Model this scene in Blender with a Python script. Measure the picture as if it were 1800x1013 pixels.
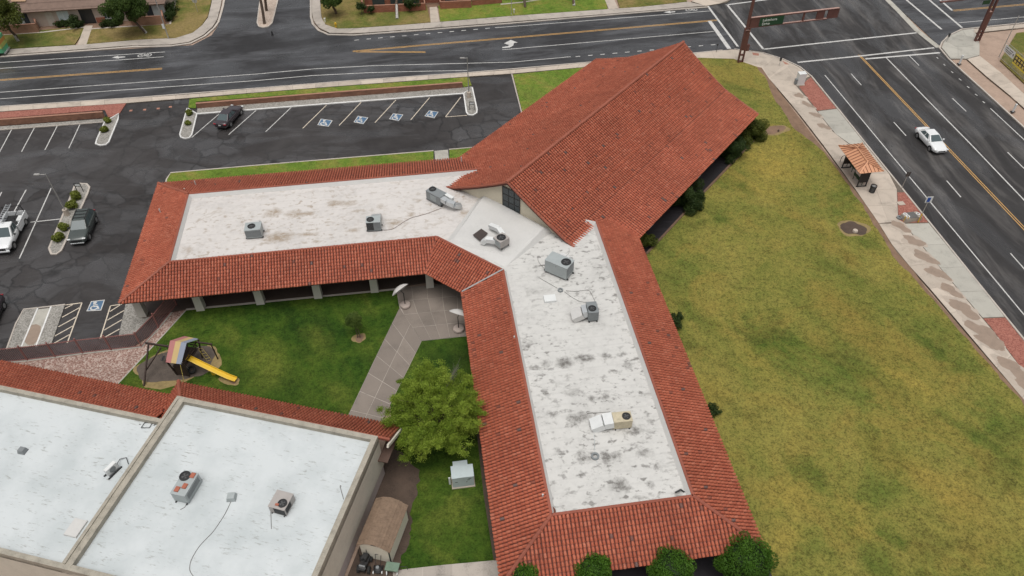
import bpy, math, random
import numpy as np
from mathutils import Matrix, Vector
random.seed(7); rng = np.random.default_rng(7)
for o in list(bpy.data.objects): bpy.data.objects.remove(o, do_unlink=True)
SC = bpy.context.scene; COL = SC.collection
R = math.radians

# ------------------------------------------------------------ camera, sky, sun, exposure
CAM_H, FPX, PITCH, ROLL = 50.0, 1310.0, R(44.4), R(-0.2)      # drone at 50 m
_f = np.array([0, math.cos(PITCH), -math.sin(PITCH)]); _u0 = np.array([0, math.sin(PITCH), math.cos(PITCH)]); _r0 = np.array([1., 0, 0])
_r = math.cos(ROLL)*_r0 + math.sin(ROLL)*_u0; _u = -math.sin(ROLL)*_r0 + math.cos(ROLL)*_u0
cd = bpy.data.cameras.new('camera'); cam = bpy.data.objects.new('camera', cd); COL.objects.link(cam)
cd.sensor_width = 36; cd.lens = 36*FPX/1800; cd.clip_end = 2000; cd.clip_start = 0.5
m = Matrix.Identity(4)
for i in range(3): m[i][0], m[i][1], m[i][2] = _r[i], _u[i], -_f[i]
m[2][3] = CAM_H; cam.matrix_world = m; SC.camera = cam

SUN_EL, SUN_AZ = R(78), R(190)
W = bpy.data.worlds.new('World'); SC.world = W; W.use_nodes = True
nt = W.node_tree; bg = nt.nodes['Background']
sky = nt.nodes.new('ShaderNodeTexSky'); sky.sky_type = 'NISHITA'; sky.sun_disc = False
sky.sun_elevation = SUN_EL; sky.sun_rotation = SUN_AZ; sky.dust_density = 6; sky.air_density = 1.4
hs = nt.nodes.new('ShaderNodeHueSaturation'); hs.inputs['Saturation'].default_value = 0.15      # overcast: grey cloud light
nt.links.new(sky.outputs[0], hs.inputs['Color']); nt.links.new(hs.outputs[0], bg.inputs[0]); bg.inputs[1].default_value = 0.105
sd = bpy.data.lights.new('sun', 'SUN'); sd.energy = 1.5; sd.angle = R(45); sd.color = (1, .97, .93)
sun = bpy.data.objects.new('sun', sd); COL.objects.link(sun); sun.location = (0, 0, 90)
sun.rotation_euler = (R(90)-SUN_EL, 0, math.pi-SUN_AZ)
vs = SC.view_settings; vs.view_transform = 'Standard'; vs.look = 'None'; vs.gamma = 1; vs.exposure = 0.0; vs.use_curve_mapping = False

def G(x, y, z=0.0):                     # survey: the point of the photograph's (x, y) at height z
    v = (x-900)*_r - (y-506.5)*_u + FPX*_f
    t = (z-CAM_H)/v[2]; return np.array([v[0]*t, v[1]*t, z])
def GP(pts, z=0.0): return [G(x, y, z) for x, y in pts]

# ------------------------------------------------------------ mesh helpers
WL = {}                                  # world location of each parent
def props(o, label=None, cat=None, group=None, kind=None):
    if label: o['label'] = label
    if cat: o['category'] = cat
    if group: o['group'] = group
    if kind: o['kind'] = kind
    return o
def thing(name, loc, label, cat, group=None):
    o = bpy.data.objects.new(name, None); COL.objects.link(o); o.empty_display_size = .3
    o.location = loc; WL[o.name] = np.array(loc, float); return props(o, label, cat, group)
def mesh(name, V, F, mat, smooth=False):
    me = bpy.data.meshes.new(name)
    V = np.asarray(V, np.float32).reshape(-1, 3)
    if isinstance(F, np.ndarray):
        k = F.shape[1]; nF = len(F)
        me.vertices.add(len(V)); me.vertices.foreach_set('co', V.ravel())
        me.loops.add(nF*k); me.loops.foreach_set('vertex_index', F.astype(np.int32).ravel())
        me.polygons.add(nF); me.polygons.foreach_set('loop_start', np.arange(0, nF*k, k, dtype=np.int32))
        me.update(calc_edges=True)
    else:
        me.from_pydata(V.tolist(), [], F)
    me.materials.append(mat)
    if smooth: me.polygons.foreach_set('use_smooth', np.ones(len(me.polygons), bool))
    return me
def mk(name, V, F, mat, parent=None, smooth=False, origin=None, **kw):
    V = np.asarray(V, float).reshape(-1, 3)
    if parent is None:
        if origin is None: origin = np.array([(V[:, 0].min()+V[:, 0].max())/2, (V[:, 1].min()+V[:, 1].max())/2, V[:, 2].min()])
        off = np.asarray(origin, float)
    else: off = WL[parent.name] if origin is None else np.asarray(origin, float)
    o = bpy.data.objects.new(name, mesh(name, V-off, F, mat, smooth)); COL.objects.link(o)
    if parent is None: o.location = off
    else: o.parent = parent; o.location = off-WL[parent.name]
    WL[o.name] = off
    return props(o, **kw)
class B:                                 # collects shapes for one mesh
    def __init__(s): s.V = []; s.F = []
    def add(s, V, F):
        n = len(s.V); s.V += [tuple(map(float, v)) for v in V]; s.F += [tuple(i+n for i in f) for f in F]; return s
    def box(s, c, size, rz=0.0, taper=1.0):          # c: centre of the bottom
        x, y, z = [v/2 for v in size]; cs, sn = math.cos(rz), math.sin(rz); V = []
        for k, q in ((0, 1.0), (size[2], taper)):
            for a, b in ((-x, -y), (x, -y), (x, y), (-x, y)):
                a *= q; b *= q; V.append((c[0]+a*cs-b*sn, c[1]+a*sn+b*cs, c[2]+k))
        return s.add(V, [(3, 2, 1, 0), (4, 5, 6, 7), (0, 1, 5, 4), (1, 2, 6, 5), (2, 3, 7, 6), (3, 0, 4, 7)])
    def prism(s, P, z0, z1):
        P = [tuple(p[:2]) for p in P]; n = len(P)
        A = sum(P[i][0]*P[(i+1) % n][1]-P[(i+1) % n][0]*P[i][1] for i in range(n))
        if A < 0: P = P[::-1]
        V = [(p[0], p[1], z0) for p in P]+[(p[0], p[1], z1) for p in P]
        return s.add(V, [tuple(range(n))[::-1], tuple(range(n, 2*n))]+[(i, (i+1) % n, n+(i+1) % n, n+i) for i in range(n)])
    def face(s, P): return s.add(P, [tuple(range(len(P)))])
    def slab(s, P, t):                    # planar polygon P (3D) thickened downwards along its normal
        P = [np.asarray(p, float) for p in P]; nn = np.cross(P[1]-P[0], P[2]-P[0]); nn /= np.linalg.norm(nn)
        if nn[2] < 0: P = P[::-1]; nn = -nn
        n = len(P); V = P+[p-nn*t for p in P]
        return s.add(V, [tuple(range(n)), tuple(range(n, 2*n))[::-1]]+[((i+1) % n, i, n+i, n+(i+1) % n) for i in range(n)])
    def cyl(s, a, b, r0, r1=None, n=10, cap=True):
        a = np.asarray(a, float); b = np.asarray(b, float); r1 = r0 if r1 is None else r1
        d = b-a; d /= np.linalg.norm(d); h = np.array([1., 0, 0]) if abs(d[0]) < .9 else np.array([0, 1., 0])
        u = np.cross(d, h); u /= np.linalg.norm(u); w = np.cross(d, u); V = []
        for p, r in ((a, r0), (b, r1)):
            for i in range(n):
                t = 2*math.pi*i/n; V.append(p+r*(math.cos(t)*u+math.sin(t)*w))
        F = [(i, (i+1) % n, n+(i+1) % n, n+i) for i in range(n)]
        if cap: F += [tuple(range(n))[::-1], tuple(range(n, 2*n))]
        return s.add(V, F)
    def tube(s, P, r, n=6):
        P = [np.asarray(p, float) for p in P]; rr = r if hasattr(r, '__len__') else [r]*len(P)
        for i in range(len(P)-1): s.cyl(P[i], P[i+1], rr[i], rr[i+1], n)
        return s
    def beam(s, a, b, w, h):              # rectangular bar between two points
        a = np.asarray(a, float); b = np.asarray(b, float); d = b-a; L = np.linalg.norm(d); d /= L
        up = np.array([0, 0, 1.]) if abs(d[2]) < .95 else np.array([0, 1., 0])
        u = np.cross(d, up); u /= np.linalg.norm(u); v = np.cross(u, d); V = []
        for p in (a, b):
            for i, j in ((-1, -1), (1, -1), (1, 1), (-1, 1)): V.append(p+u*i*w/2+v*j*h/2)
        return s.add(V, [(0, 1, 2, 3), (7, 6, 5, 4), (0, 4, 5, 1), (1, 5, 6, 2), (2, 6, 7, 3), (3, 7, 4, 0)])
    def ring(s, c, r0, r1, z0, z1, n=20, ax=None):
        V = []; F = []
        for i in range(n):
            t = 2*math.pi*i/n
            for r, z in ((r0, z0), (r1, z0), (r1, z1), (r0, z1)): V.append((c[0]+r*math.cos(t), c[1]+r*math.sin(t), c[2]+z))
        for i in range(n):
            j = (i+1) % n
            for k in range(4): F.append((4*i+k, 4*j+k, 4*j+(k+1) % 4, 4*i+(k+1) % 4))
        return s.add(V, F)
    def lathe(s, c, prof, n=16):
        V = []; F = []; k = len(prof)
        for i in range(n):
            t = 2*math.pi*i/n
            for r, z in prof: V.append((c[0]+r*math.cos(t), c[1]+r*math.sin(t), c[2]+z))
        for i in range(n):
            j = (i+1) % n
            for q in range(k-1): F.append((i*k+q, j*k+q, j*k+q+1, i*k+q+1))
        return s.add(V, F)
    def strip(s, P, w, z0, z1, side=0.0):  # ribbon of width w along a polyline, box section; side shifts it left (+) or right (-)
        P = [np.asarray(p, float)[:2] for p in P]; n = len(P); V = []
        for i in range(n):
            d = P[min(i+1, n-1)]-P[max(i-1, 0)]; d /= np.linalg.norm(d); q = np.array([-d[1], d[0]])
            a = P[i]+q*(w/2+side); b = P[i]+q*(-w/2+side)
            V += [(a[0], a[1], z0), (b[0], b[1], z0), (b[0], b[1], z1), (a[0], a[1], z1)]
        F = [(0, 1, 2, 3), tuple(4*(n-1)+k for k in (3, 2, 1, 0))]
        for i in range(n-1):
            for k in range(4): F.append((4*i+k, 4*i+4+k, 4*i+4+(k+1) % 4, 4*i+(k+1) % 4))
        return s.add(V, F)
    def mk(s, name, mat, parent=None, **kw): return mk(name, s.V, s.F, mat, parent, **kw)
def dup(src, parent, world_off):          # share mesh data
    o = src.copy(); COL.objects.link(o); o.parent = parent; o.location = np.asarray(src.location)+world_off; return o
def text_mesh(txt, size, align='LEFT'):
    c = bpy.data.curves.new('txt', 'FONT'); c.body = txt; c.size = size; c.align_x = align; c.extrude = .004
    t = bpy.data.objects.new('txt', c); COL.objects.link(t); bpy.context.view_layer.update()
    me = bpy.data.meshes.new_from_object(t.evaluated_get(bpy.context.evaluated_depsgraph_get())); bpy.data.objects.remove(t); return me
def lettering(name, txt, size, mat, parent, M, align='LEFT'):     # flat letters placed by a 4x4 world matrix
    me = text_mesh(txt, size, align); me.materials.clear(); me.materials.append(mat)
    V = np.array([M @ v.co for v in me.vertices]); F = [tuple(p.vertices) for p in me.polygons]
    return mk(name, V, F, mat, parent)
def frame(p, ax, ay):                      # matrix with origin p, x axis ax, y axis ay
    ax = Vector(ax).normalized(); ay = Vector(ay).normalized(); az = ax.cross(ay)
    M = Matrix.Identity(4)
    for i in range(3): M[i][0], M[i][1], M[i][2], M[i][3] = ax[i], ay[i], az[i], p[i]
    return M

# ------------------------------------------------------------ materials
class N:                                   # small node helper
    def __init__(s, name):
        s.m = bpy.data.materials.new(name); s.m.use_nodes = True; s.t = s.m.node_tree; s.b = s.t.nodes['Principled BSDF']
        s.pos = s.t.nodes.new('ShaderNodeNewGeometry').outputs['Position']
    def n(s, t, **k):
        x = s.t.nodes.new(t)
        for a, v in k.items(): setattr(x, a, v)
        return x
    def l(s, a, b): s.t.links.new(a, b)
    def noise(s, scale, detail=4, rough=.55, vec=None, dist=0.0):
        x = s.n('ShaderNodeTexNoise'); x.inputs['Scale'].default_value = scale; x.inputs['Detail'].default_value = detail
        x.inputs['Roughness'].default_value = rough; x.inputs['Distortion'].default_value = dist; s.l(vec or s.pos, x.inputs['Vector']); return x.outputs['Fac']
    def ramp(s, fac, stops, interp='LINEAR'):
        x = s.n('ShaderNodeValToRGB'); r = x.color_ramp; r.interpolation = interp
        while len(r.elements) < len(stops): r.elements.new(.5)
        for e, (p, c) in zip(r.elements, stops):
            e.position = p; e.color = (c, c, c, 1) if not hasattr(c, '__len__') else (*c, 1)
        s.l(fac, x.inputs[0]); return x.outputs[0]
    def mix(s, fac, a, b, mode='MIX'):
        x = s.n('ShaderNodeMix', data_type='RGBA', blend_type=mode)
        for sock, v in ((x.inputs[0], fac), (x.inputs[6], a), (x.inputs[7], b)):
            if hasattr(v, 'links'): s.l(v, sock)
            elif hasattr(v, '__len__'): sock.default_value = (*v, 1)
            else: sock.default_value = v
        return x.outputs[2]
    def math(s, op, a, b=0.0):
        x = s.n('ShaderNodeMath', operation=op)
        for sock, v in ((x.inputs[0], a), (x.inputs[1], b)):
            if hasattr(v, 'links'): s.l(v, sock)
            else: sock.default_value = v
        return x.outputs[0]
    def map(s, rot=0.0, scale=(1, 1, 1), vec=None):
        x = s.n('ShaderNodeMapping', vector_type='TEXTURE'); x.inputs['Rotation'].default_value = (0, 0, rot); x.inputs['Scale'].default_value = tuple(1/v for v in scale)   # x axis turned to azimuth rot
        s.l(vec or s.pos, x.inputs['Vector']); return x.outputs[0]
    def blots(s, L, z, rot=0.0, wob=1.5, wsc=1.6):   # soft irregular patches at surveyed places: (x, y, rx, ry, strength)
        nz = s.n('ShaderNodeTexNoise'); nz.inputs['Scale'].default_value = wsc; nz.inputs['Detail'].default_value = 5; nz.inputs['Roughness'].default_value = .7; s.l(s.pos, nz.inputs['Vector'])
        w0 = s.n('ShaderNodeVectorMath', operation='MULTIPLY_ADD'); s.l(nz.outputs['Color'], w0.inputs[0]); w0.inputs[1].default_value = (wob, wob, 0); s.l(s.pos, w0.inputs[2]); acc = None
        for (px, py, rx, ry, st_) in L:
            p = G(px, py, z)+[wob/2, wob/2, 0]; mp = s.n('ShaderNodeMapping', vector_type='TEXTURE'); mp.inputs['Location'].default_value = (p[0], p[1], 0); mp.inputs['Rotation'].default_value = (0, 0, rot); mp.inputs['Scale'].default_value = (rx, ry, 1000); s.l(w0.outputs[0], mp.inputs['Vector'])
            ln = s.n('ShaderNodeVectorMath', operation='LENGTH'); s.l(mp.outputs[0], ln.inputs[0]); f_ = s.math('MULTIPLY', s.ramp(ln.outputs['Value'], [(.3, 1.0), (1.0, 0.0)]), st_); acc = f_ if acc is None else s.math('MAXIMUM', acc, f_)
        return acc
    def bump(s, h, strength=.3, dist=.05):
        x = s.n('ShaderNodeBump'); x.inputs['Strength'].default_value = strength; x.inputs['Distance'].default_value = dist
        s.l(h, x.inputs['Height']); s.l(x.outputs[0], s.b.inputs['Normal'])
    def out(s, col=None, rough=.7, metal=0.0, spec=None):
        if col is not None:
            if hasattr(col, 'links'): s.l(col, s.b.inputs['Base Color'])
            else: s.b.inputs['Base Color'].default_value = (*col, 1)
        if hasattr(rough, 'links'): s.l(rough, s.b.inputs['Roughness'])
        else: s.b.inputs['Roughness'].default_value = rough
        s.b.inputs['Metallic'].default_value = metal
        if spec is not None: s.b.inputs['Specular IOR Level'].default_value = spec
        return s.m
def plain(name, col, rough=.6, metal=0.0, var=.18, scale=2.0, bump=0.0, spec=None):
    k = N(name); c = np.array(col)
    f = k.noise(scale, 5, .65); f2 = k.noise(scale*9, 3)
    f = k.math('ADD', k.math('MULTIPLY', f, .65), k.math('MULTIPLY', f2, .35))
    rc = k.ramp(f, [(.25, tuple(c*(1-var*1.6))), (.5, tuple(c)), (.75, tuple(np.minimum(c*(1+var), .95)))])
    if bump: k.bump(f2, bump, .03)
    return k.out(rc, rough, metal, spec)
# ------------------------------------------------------------ surfaces
def asphalt(name, c0, c1, crack=0.0, streak=0.0, rot=0.0):
    k = N(name)
    big = k.noise(.09, 5, .6, dist=.6); mid = k.noise(.55, 5, .65); fine = k.noise(14, 3, .7)
    f = k.math('ADD', k.math('MULTIPLY', big, .62), k.math('ADD', k.math('MULTIPLY', mid, .26), k.math('MULTIPLY', fine, .12)))
    col = k.ramp(f, [(.33, c0), (.5, tuple((np.array(c0)+c1)/2)), (.66, c1)])
    if streak:                              # tyre-polished lanes and resurfacing strips running with the road
        st = k.noise(1.0, 5, .65, vec=k.map(rot, (.07, .42, 1)), dist=.5)
        col = k.mix(streak, col, k.ramp(st, [(.35, tuple(np.array(c0)*.75)), (.5, tuple(np.array(c0)*1.15)), (.66, tuple(np.array(c1)*1.35))]))
    if crack:
        wob = k.n('ShaderNodeVectorMath', operation='ADD'); k.l(k.pos, wob.inputs[0])
        nz = k.n('ShaderNodeTexNoise'); nz.inputs['Scale'].default_value = .9; nz.inputs['Detail'].default_value = 4; k.l(k.pos, nz.inputs['Vector'])
        sc = k.n('ShaderNodeVectorMath', operation='SCALE'); k.l(nz.outputs['Color'], sc.inputs[0]); sc.inputs['Scale'].default_value = 1.1; k.l(sc.outputs[0], wob.inputs[1])
        v = k.n('ShaderNodeTexVoronoi', feature='DISTANCE_TO_EDGE'); v.inputs['Scale'].default_value = .4; v.inputs['Randomness'].default_value = 1; k.l(wob.outputs[0], v.inputs['Vector'])
        e = k.ramp(v.outputs['Distance'], [(0.0, 1.0), (.018, .75), (.05, .1), (.12, 0.0)])
        where = k.ramp(k.noise(.06, 3), [(.36, 0.0), (.56, 1.0)])
        cell = k.n('ShaderNodeTexVoronoi', feature='F1'); cell.inputs['Scale'].default_value = .4; k.l(wob.outputs[0], cell.inputs['Vector'])
        sep = k.n('ShaderNodeSeparateColor'); k.l(cell.outputs['Color'], sep.inputs[0])
        cellm = k.math('MULTIPLY', k.ramp(sep.outputs[0], [(.3, 0.0), (.95, .42)]), where)
        col = k.mix(cellm, col, (.10, .099, .103))
        col = k.mix(k.math('MULTIPLY', k.math('MULTIPLY', e, where), crack), col, (.016, .015, .015))
    k.bump(fine, .25, .02)
    rough = k.ramp(k.math('ADD', k.math('MULTIPLY', big, .7), k.math('MULTIPLY', mid, .3)), [(.4, .62), (.62, .36)])
    wet = k.ramp(k.noise(.22, 5, .6, vec=k.map(rot, (.35, 1, 1)), dist=.8), [(.47, 0.0), (.62, 1.0)])      # water film left by the rain
    rough = k.mix(wet, rough, (.14, .14, .14)); m_ = k.out(col, rough); k.l(k.math('ADD', k.math('MULTIPLY', wet, .85), .3), k.b.inputs['Specular IOR Level']); return m_
ASPH_W = asphalt('asphalt wet street', (.020, .019, .020), (.085, .086, .092), 0, .45, R(9))
ASPH_E = asphalt('asphalt worn avenue', (.026, .024, .024), (.082, .076, .072), 0, .75, R(-83.5))
ASPH_L = asphalt('asphalt cracked lot', (.019, .016, .0155), (.062, .057, .056), 1.0)
ASPH_D = asphalt('asphalt dark path', (.020, .018, .020), (.034, .031, .035))

def concrete(name, c, stain=.4, scale=.7, bumpy=.15):
    k = N(name); c = np.array(c)
    a = k.noise(scale, 6, .62, dist=.4); b = k.noise(9, 4, .6); oi = k.n('ShaderNodeObjectInfo')
    f = k.math('ADD', k.math('MULTIPLY', a, .7), k.math('MULTIPLY', b, .3))
    col = k.ramp(f, [(.3, tuple(c*(1-stain))), (.48, tuple(c)), (.7, tuple(np.minimum(c*1.12, .9)))])
    col = k.mix(1.0, col, k.ramp(oi.outputs['Random'], [(0, .86), (1, 1.06)]), 'MULTIPLY')
    k.bump(b, bumpy, .01); return k.out(col, .75)
CONC = concrete('concrete pale', (.48, .41, .34), .38)
CONC_N = concrete('concrete weathered', (.40, .355, .31), .5)
CONC_W = concrete('concrete damp grey', (.215, .18, .152), .28, .5)
CONC_G = concrete('concrete grey', (.42, .40, .35), .35)
KERB = concrete('kerb concrete', (.46, .41, .36), .3)
KERB_W = concrete('kerb white paint', (.66, .65, .63), .25, 1.5)
PUDDLE = plain('rain puddle', (.285, .215, .165), .3, var=.16, scale=1.5)
DAMP = plain('damp concrete', (.41, .345, .285), .6, var=.12, scale=2)
JOINT = plain('joint dirt', (.14, .115, .09), .9)

def grass(name, stops, big=.16, speck=.5, dry=None, patches=()):
    k = N(name)
    a = k.noise(big, 5, .62, dist=.7); b = k.noise(big*5, 4, .6, dist=.3)
    f = k.math('ADD', k.math('MULTIPLY', a, .7), k.math('MULTIPLY', b, .3))
    col = k.ramp(f, stops)
    mow = k.noise(1.0, 3, .5, vec=k.map(R(-60), (.1, .8, 1)))
    col = k.mix(k.ramp(mow, [(.45, 0.0), (.75, .28)]), col, stops[-1][1])
    if dry:
        d = k.ramp(k.noise(.16, 6, .68, dist=1.0), [(.50, 0.0), (.62, 1.0)]); col = k.mix(k.math('MULTIPLY', d, .75), col, dry); d2 = k.ramp(k.noise(.19, 5, .65, vec=k.map(R(20)), dist=.8), [(.56, 0.0), (.70, .5)]); col = k.mix(d2, col, (.055, .062, .012))
    for c_, L_ in patches: col = k.mix(k.math('MULTIPLY', k.blots(L_, .1, R(-55), 3.5, .45), k.ramp(k.noise(.5, 5, .65), [(.35, .45), (.6, 1.0)])), col, c_)
    s1 = k.noise(6.5, 4, .85); s2 = k.noise(2.0, 3, .7)
    sp = k.math('ADD', k.math('MULTIPLY', s1, .72), k.math('MULTIPLY', s2, .28))
    col = k.mix(speck, col, k.mix(1.0, col, k.ramp(sp, [(.36, .12), (.45, .6), (.51, 1.05), (.62, 1.5)]), 'MULTIPLY'))
    k.bump(sp, .7, .12); return k.out(col, .9, spec=.15)
GRASS_E = grass('lawn patchy olive', [(.33, (0.080, 0.117, 0.019)), (.43, (0.130, 0.144, 0.030)), (.50, (0.171, 0.168, 0.037)), (.57, (0.207, 0.186, 0.045)), (.66, (0.257, 0.216, 0.050))], .085, .72, dry=(.225, .18, .042), patches=[
    ((.29, .22, .05), [(1352, 290, 5.5, 4.5, .9), (1380, 262, 4, 3, .7), (1340, 330, 4, 2.5, .5), (1650, 860, 4, 2, .6), (1500, 905, 3, 1.6, .6), (1395, 880, 2.2, 2.8, .6), (1330, 640, 3.5, 1.2, .5), (1600, 670, 4, 2, .7), (1375, 950, 1.5, 4, .6)]),
    ((.225, .150, .036), [(1430, 395, 6, 1.2, 0.37), (1470, 440, 4, 1.2, 0.43), (1475, 545, 5, 3.5, 0.50), (1520, 590, 6, 3, 0.50), (1575, 700, 5, 2, 0.43), (1440, 600, 2.5, 2, 0.37), (1690, 880, 5, 2.5, 0.37), (1560, 800, 5, 2, 0.37), (1720, 950, 4, 2, 0.31), (1400, 230, 2.5, 1.2, 0.31)]),
    ((.045, .085, .012), [(1418, 832, 2.4, 1.4, .7), (1175, 500, 3, 2, .5), (1540, 985, 2.8, 1.8, .6), (1560, 935, 1.5, .9, .7), (1230, 560, 4, 1.2, .6), (1530, 430, 3, 1.2, .7), (1480, 480, 5, 1.4, .6), (1650, 620, 5, .9, .6), (1760, 800, 7, 1.2, .5), (1300, 330, 3, 1.2, .6), (1275, 390, 3, 1.0, .6), (1360, 600, 3, 2, .5)])])
GRASS_C = grass('lawn courtyard green', [(.32, (.016, .044, .005)), (.45, (.032, .070, .007)), (.55, (.052, .092, .010)), (.68, (.095, .122, .018))], .2, .6, patches=[
    ((.115, .135, .022), [(470, 640, 4, 2.4, .8), (560, 600, 3, 1.6, .6), (400, 590, 2.4, 1.2, .6), (790, 900, 1.3, 3, .9), (770, 970, 2, .8, .6), (600, 690, 2.6, 1.2, .6), (640, 530, 3, .8, .5), (355, 700, 3, .8, .4)]),
    ((.010, .028, .004), [(800, 640, 3, 3.5, .8), (725, 810, 2, 1.2, .8), (845, 760, 1.2, 4, .8), (500, 545, 6, .8, .6), (530, 620, 1.5, 1.2, .5), (420, 660, 2, 1.2, .5)])])
GRASS_N = grass('lawn strip bright green', [(.32, (.075, .125, .016)), (.48, (.12, .19, .026)), (.60, (.19, .20, .038)), (.72, (.28, .21, .075))], .22, .5)
GRASS_H = grass('lawn half dry', [(.32, (.06, .095, .018)), (.45, (.13, .135, .032)), (.55, (.215, .165, .06)), (.68, (.25, .185, .08))], .12, .5)
def gravel(name, cols, sc=10.0, rough=.85):
    k = N(name); v = k.n('ShaderNodeTexVoronoi', feature='F1'); v.inputs['Scale'].default_value = sc; k.l(k.pos, v.inputs['Vector'])
    sep = k.n('ShaderNodeSeparateColor'); k.l(v.outputs['Color'], sep.inputs[0])
    col = k.ramp(sep.outputs[0], [(i/(len(cols)-1), c) for i, c in enumerate(cols)])
    col = k.mix(.45, col, k.mix(1.0, col, k.ramp(k.noise(.5, 5, .6), [(.3, .72), (.7, 1.2)]), 'MULTIPLY'))
    k.bump(v.outputs['Distance'], -.6, .06); return k.out(col, rough)
GRAV_G = gravel('gravel grey', [(.16, .15, .13), (.27, .255, .23), (.36, .34, .31)])
GRAV_R = gravel('gravel crushed red rock', [(.20, .062, .045), (.30, .11, .08), (.36, .15, .11)])
GRAV_P = gravel('gravel pink and white', [(.17, .085, .065), (.30, .19, .155), (.46, .38, .33)])
GRAV_T = gravel('gravel tan pebble', [(.36, .27, .21), (.46, .37, .30), (.55, .46, .39)])
DIRT = plain('bare earth', (.20, .125, .082), .95, var=.3, scale=.9, bump=.5)
DIRT_D = plain('damp or shaded earth', (.075, .050, .036), .85, var=.35, scale=.9, bump=.5)
MULCH = plain('wet mulch', (.088, .068, .054), .75, var=.35, scale=1.6, bump=.4)
DIRT_P = plain('pinkish bare earth', (.36, .26, .20), .95, var=.22, scale=.5, bump=.3)
PW = plain('road paint white', (.52, .51, .49), .6, var=.28, scale=1.3)
PC = plain('road paint cream', (.58, .50, .40), .6, var=.2, scale=3)
PY = plain('road paint yellow', (.52, .30, .10), .6, var=.2, scale=2)
PBLUE = plain('road paint blue', (.07, .14, .235), .6, var=.35, scale=2)
PRED = plain('tactile paving red', (.36, .17, .12), .8, var=.2)

def struct(name, P, z0, z1, mat, parent=None): return B().prism(P, z0, z1).mk(name, mat, parent, **({} if parent else {'kind': 'structure'}))
def sheet(name, P, z, mat, parent=None): return B().face([(p[0], p[1], z) for p in P]).mk(name, mat, parent, **({} if parent else {'kind': 'structure'}))

B().box((20, 90, -.6), (700, 700, .52)).mk('ground', DIRT_P, kind='structure')
# carriageways
road_w = sheet('road', GP([(-260, 205), (0, 190), (220, 176), (450, 157), (900, 124), (1290, 89), (1345, 88), (1345, -20), (1290, -8), (1240, 13), (900, 39), (620, 61), (300, 82), (0, 99), (-260, 112)]), 0.0, ASPH_W)
side = sheet('side_street', GP([(330, 84), (620, 64), (560, 56), (545, 30), (546, -40), (400, -40), (384, 44), (372, 62)]), .004, ASPH_W)
aven = sheet('road', GP([(1292, 84), (1345, 92), (1425, 135), (1522, 255), (1727, 509), (1900, 722), (2050, 460), (1800, 226), (1650, 84), (1560, 0), (1500, -60), (1180, -75), (1250, 8)]), .008, ASPH_E)
east_leg = sheet('road', GP([(1560, -4), (1650, 80), (1690, 52), (1900, 33), (2000, -60), (1520, -60)]), .012, ASPH_W)
lot = sheet('parking_lot', GP([(-300, 225), (0, 196), (900, 129), (930, 260), (840, 275), (560, 560), (330, 545), (190, 640), (-300, 720)]), .004, ASPH_L)

def lines(parent, name, mat, z, L):        # painted lines: (points, width)
    for P, w in L:
        Q = GP(P); B().strip(Q, w, z-.001, z+.003).mk(name, mat, parent)
W1, W2 = .13, .16
lines(road_w, 'lane_line', PW, .006, [([(-60, 114), (290, 91.5)], W1), ([(-60, 125), (288, 100)], W1), ([(-60, 167), (0, 162.5), (225, 146.5), (450, 130.5), (550, 121.5), (650, 116), (720, 114), (820, 111.5), (900, 109.5), (1003, 100)], W1),
    ([(-60, 178.5), (0, 174), (225, 157.8), (450, 142), (550, 133), (650, 128), (720, 126), (822, 124)], W1), ([(870, 49), (1060, 34.5), (1248, 19.5)], W1), ([(883, 87.8), (1070, 71.5), (1255, 55.5)], W1)])
lines(road_w, 'centre_line', PY, .006, [([(-60, 144.5), (0, 140.2), (285, 120)], .12), ([(-60, 146.2), (0, 141.9), (285, 121.7)], .12), ([(620, 90), (760, 77.5), (900, 65.8), (1260, 35)], .12), ([(620, 91.4), (760, 79), (900, 67.3), (1260, 36.5)], .12),
    ([(626, 90.4), (748, 91.2)], .12), ([(626, 91.8), (748, 92.6)], .12)])
D = [((623+20.9*i, 71-1.87*i), (631+20.9*i, 70.3-1.87*i)) for i in range(12)]+[((620+21.4*i, 62-1.9*i), (628+21.4*i, 61.3-1.9*i)) for i in range(6)]
D += [((1012+21.6*i, 99.8-1.87*i), (1020+21.6*i, 99.1-1.87*i)) for i in range(12)]
lines(road_w, 'dash', PW, .006, [(d, .16) for d in D])
lines(road_w, 'stop_line', PW, .0062, [([(1247, 37), (1282, 86)], .6)])
lines(road_w, 'crosswalk_line', PW, .0064, [([(1243.5, 10), (1297, 82)], .32)])
# bicycle symbols and arrows in the cycle lane
def flat(parent, name, P, mat, z): B().prism(GP(P), z, z+.003).mk(name, mat, parent)
flat(road_w, 'arrow', [(197, 101.5), (208, 98.2), (208, 100), (220, 99.5), (220, 101), (209, 102), (209, 103.5)], PW, .006)
flat(road_w, 'arrow', [(1166, 22), (1178, 19.4), (1178, 20.8), (1187, 20), (1187, 21.5), (1179, 22.3), (1179, 23.6)], PW, .006)
def bike(cx, cy, s):
    b = B(); P = GP([(cx-6*s, cy+.4*s), (cx+5*s, cy-.4*s)])
    for p in P: b.ring((p[0], p[1], .006), .32, .44, 0, .003, 12)
    m = G(cx, cy-1.6*s); n = G(cx-1, cy+1.2*s)
    for a, c in ((P[0], m), (m, n), (n, P[1]), (P[0], G(cx-4*s, cy-2.5*s)), (P[1], G(cx+3*s, cy-3*s)), (G(cx+1*s, cy-3*s), G(cx+6*s, cy-3.2*s)), (G(cx-4*s, cy-2.5*s), n)): b.strip([a, c], .13, .0061, .009)
    b.mk('bicycle_symbol', PW, road_w)
bike(255, 97.5, 1.25); bike(1216, 17.5, 1.0)
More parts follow.
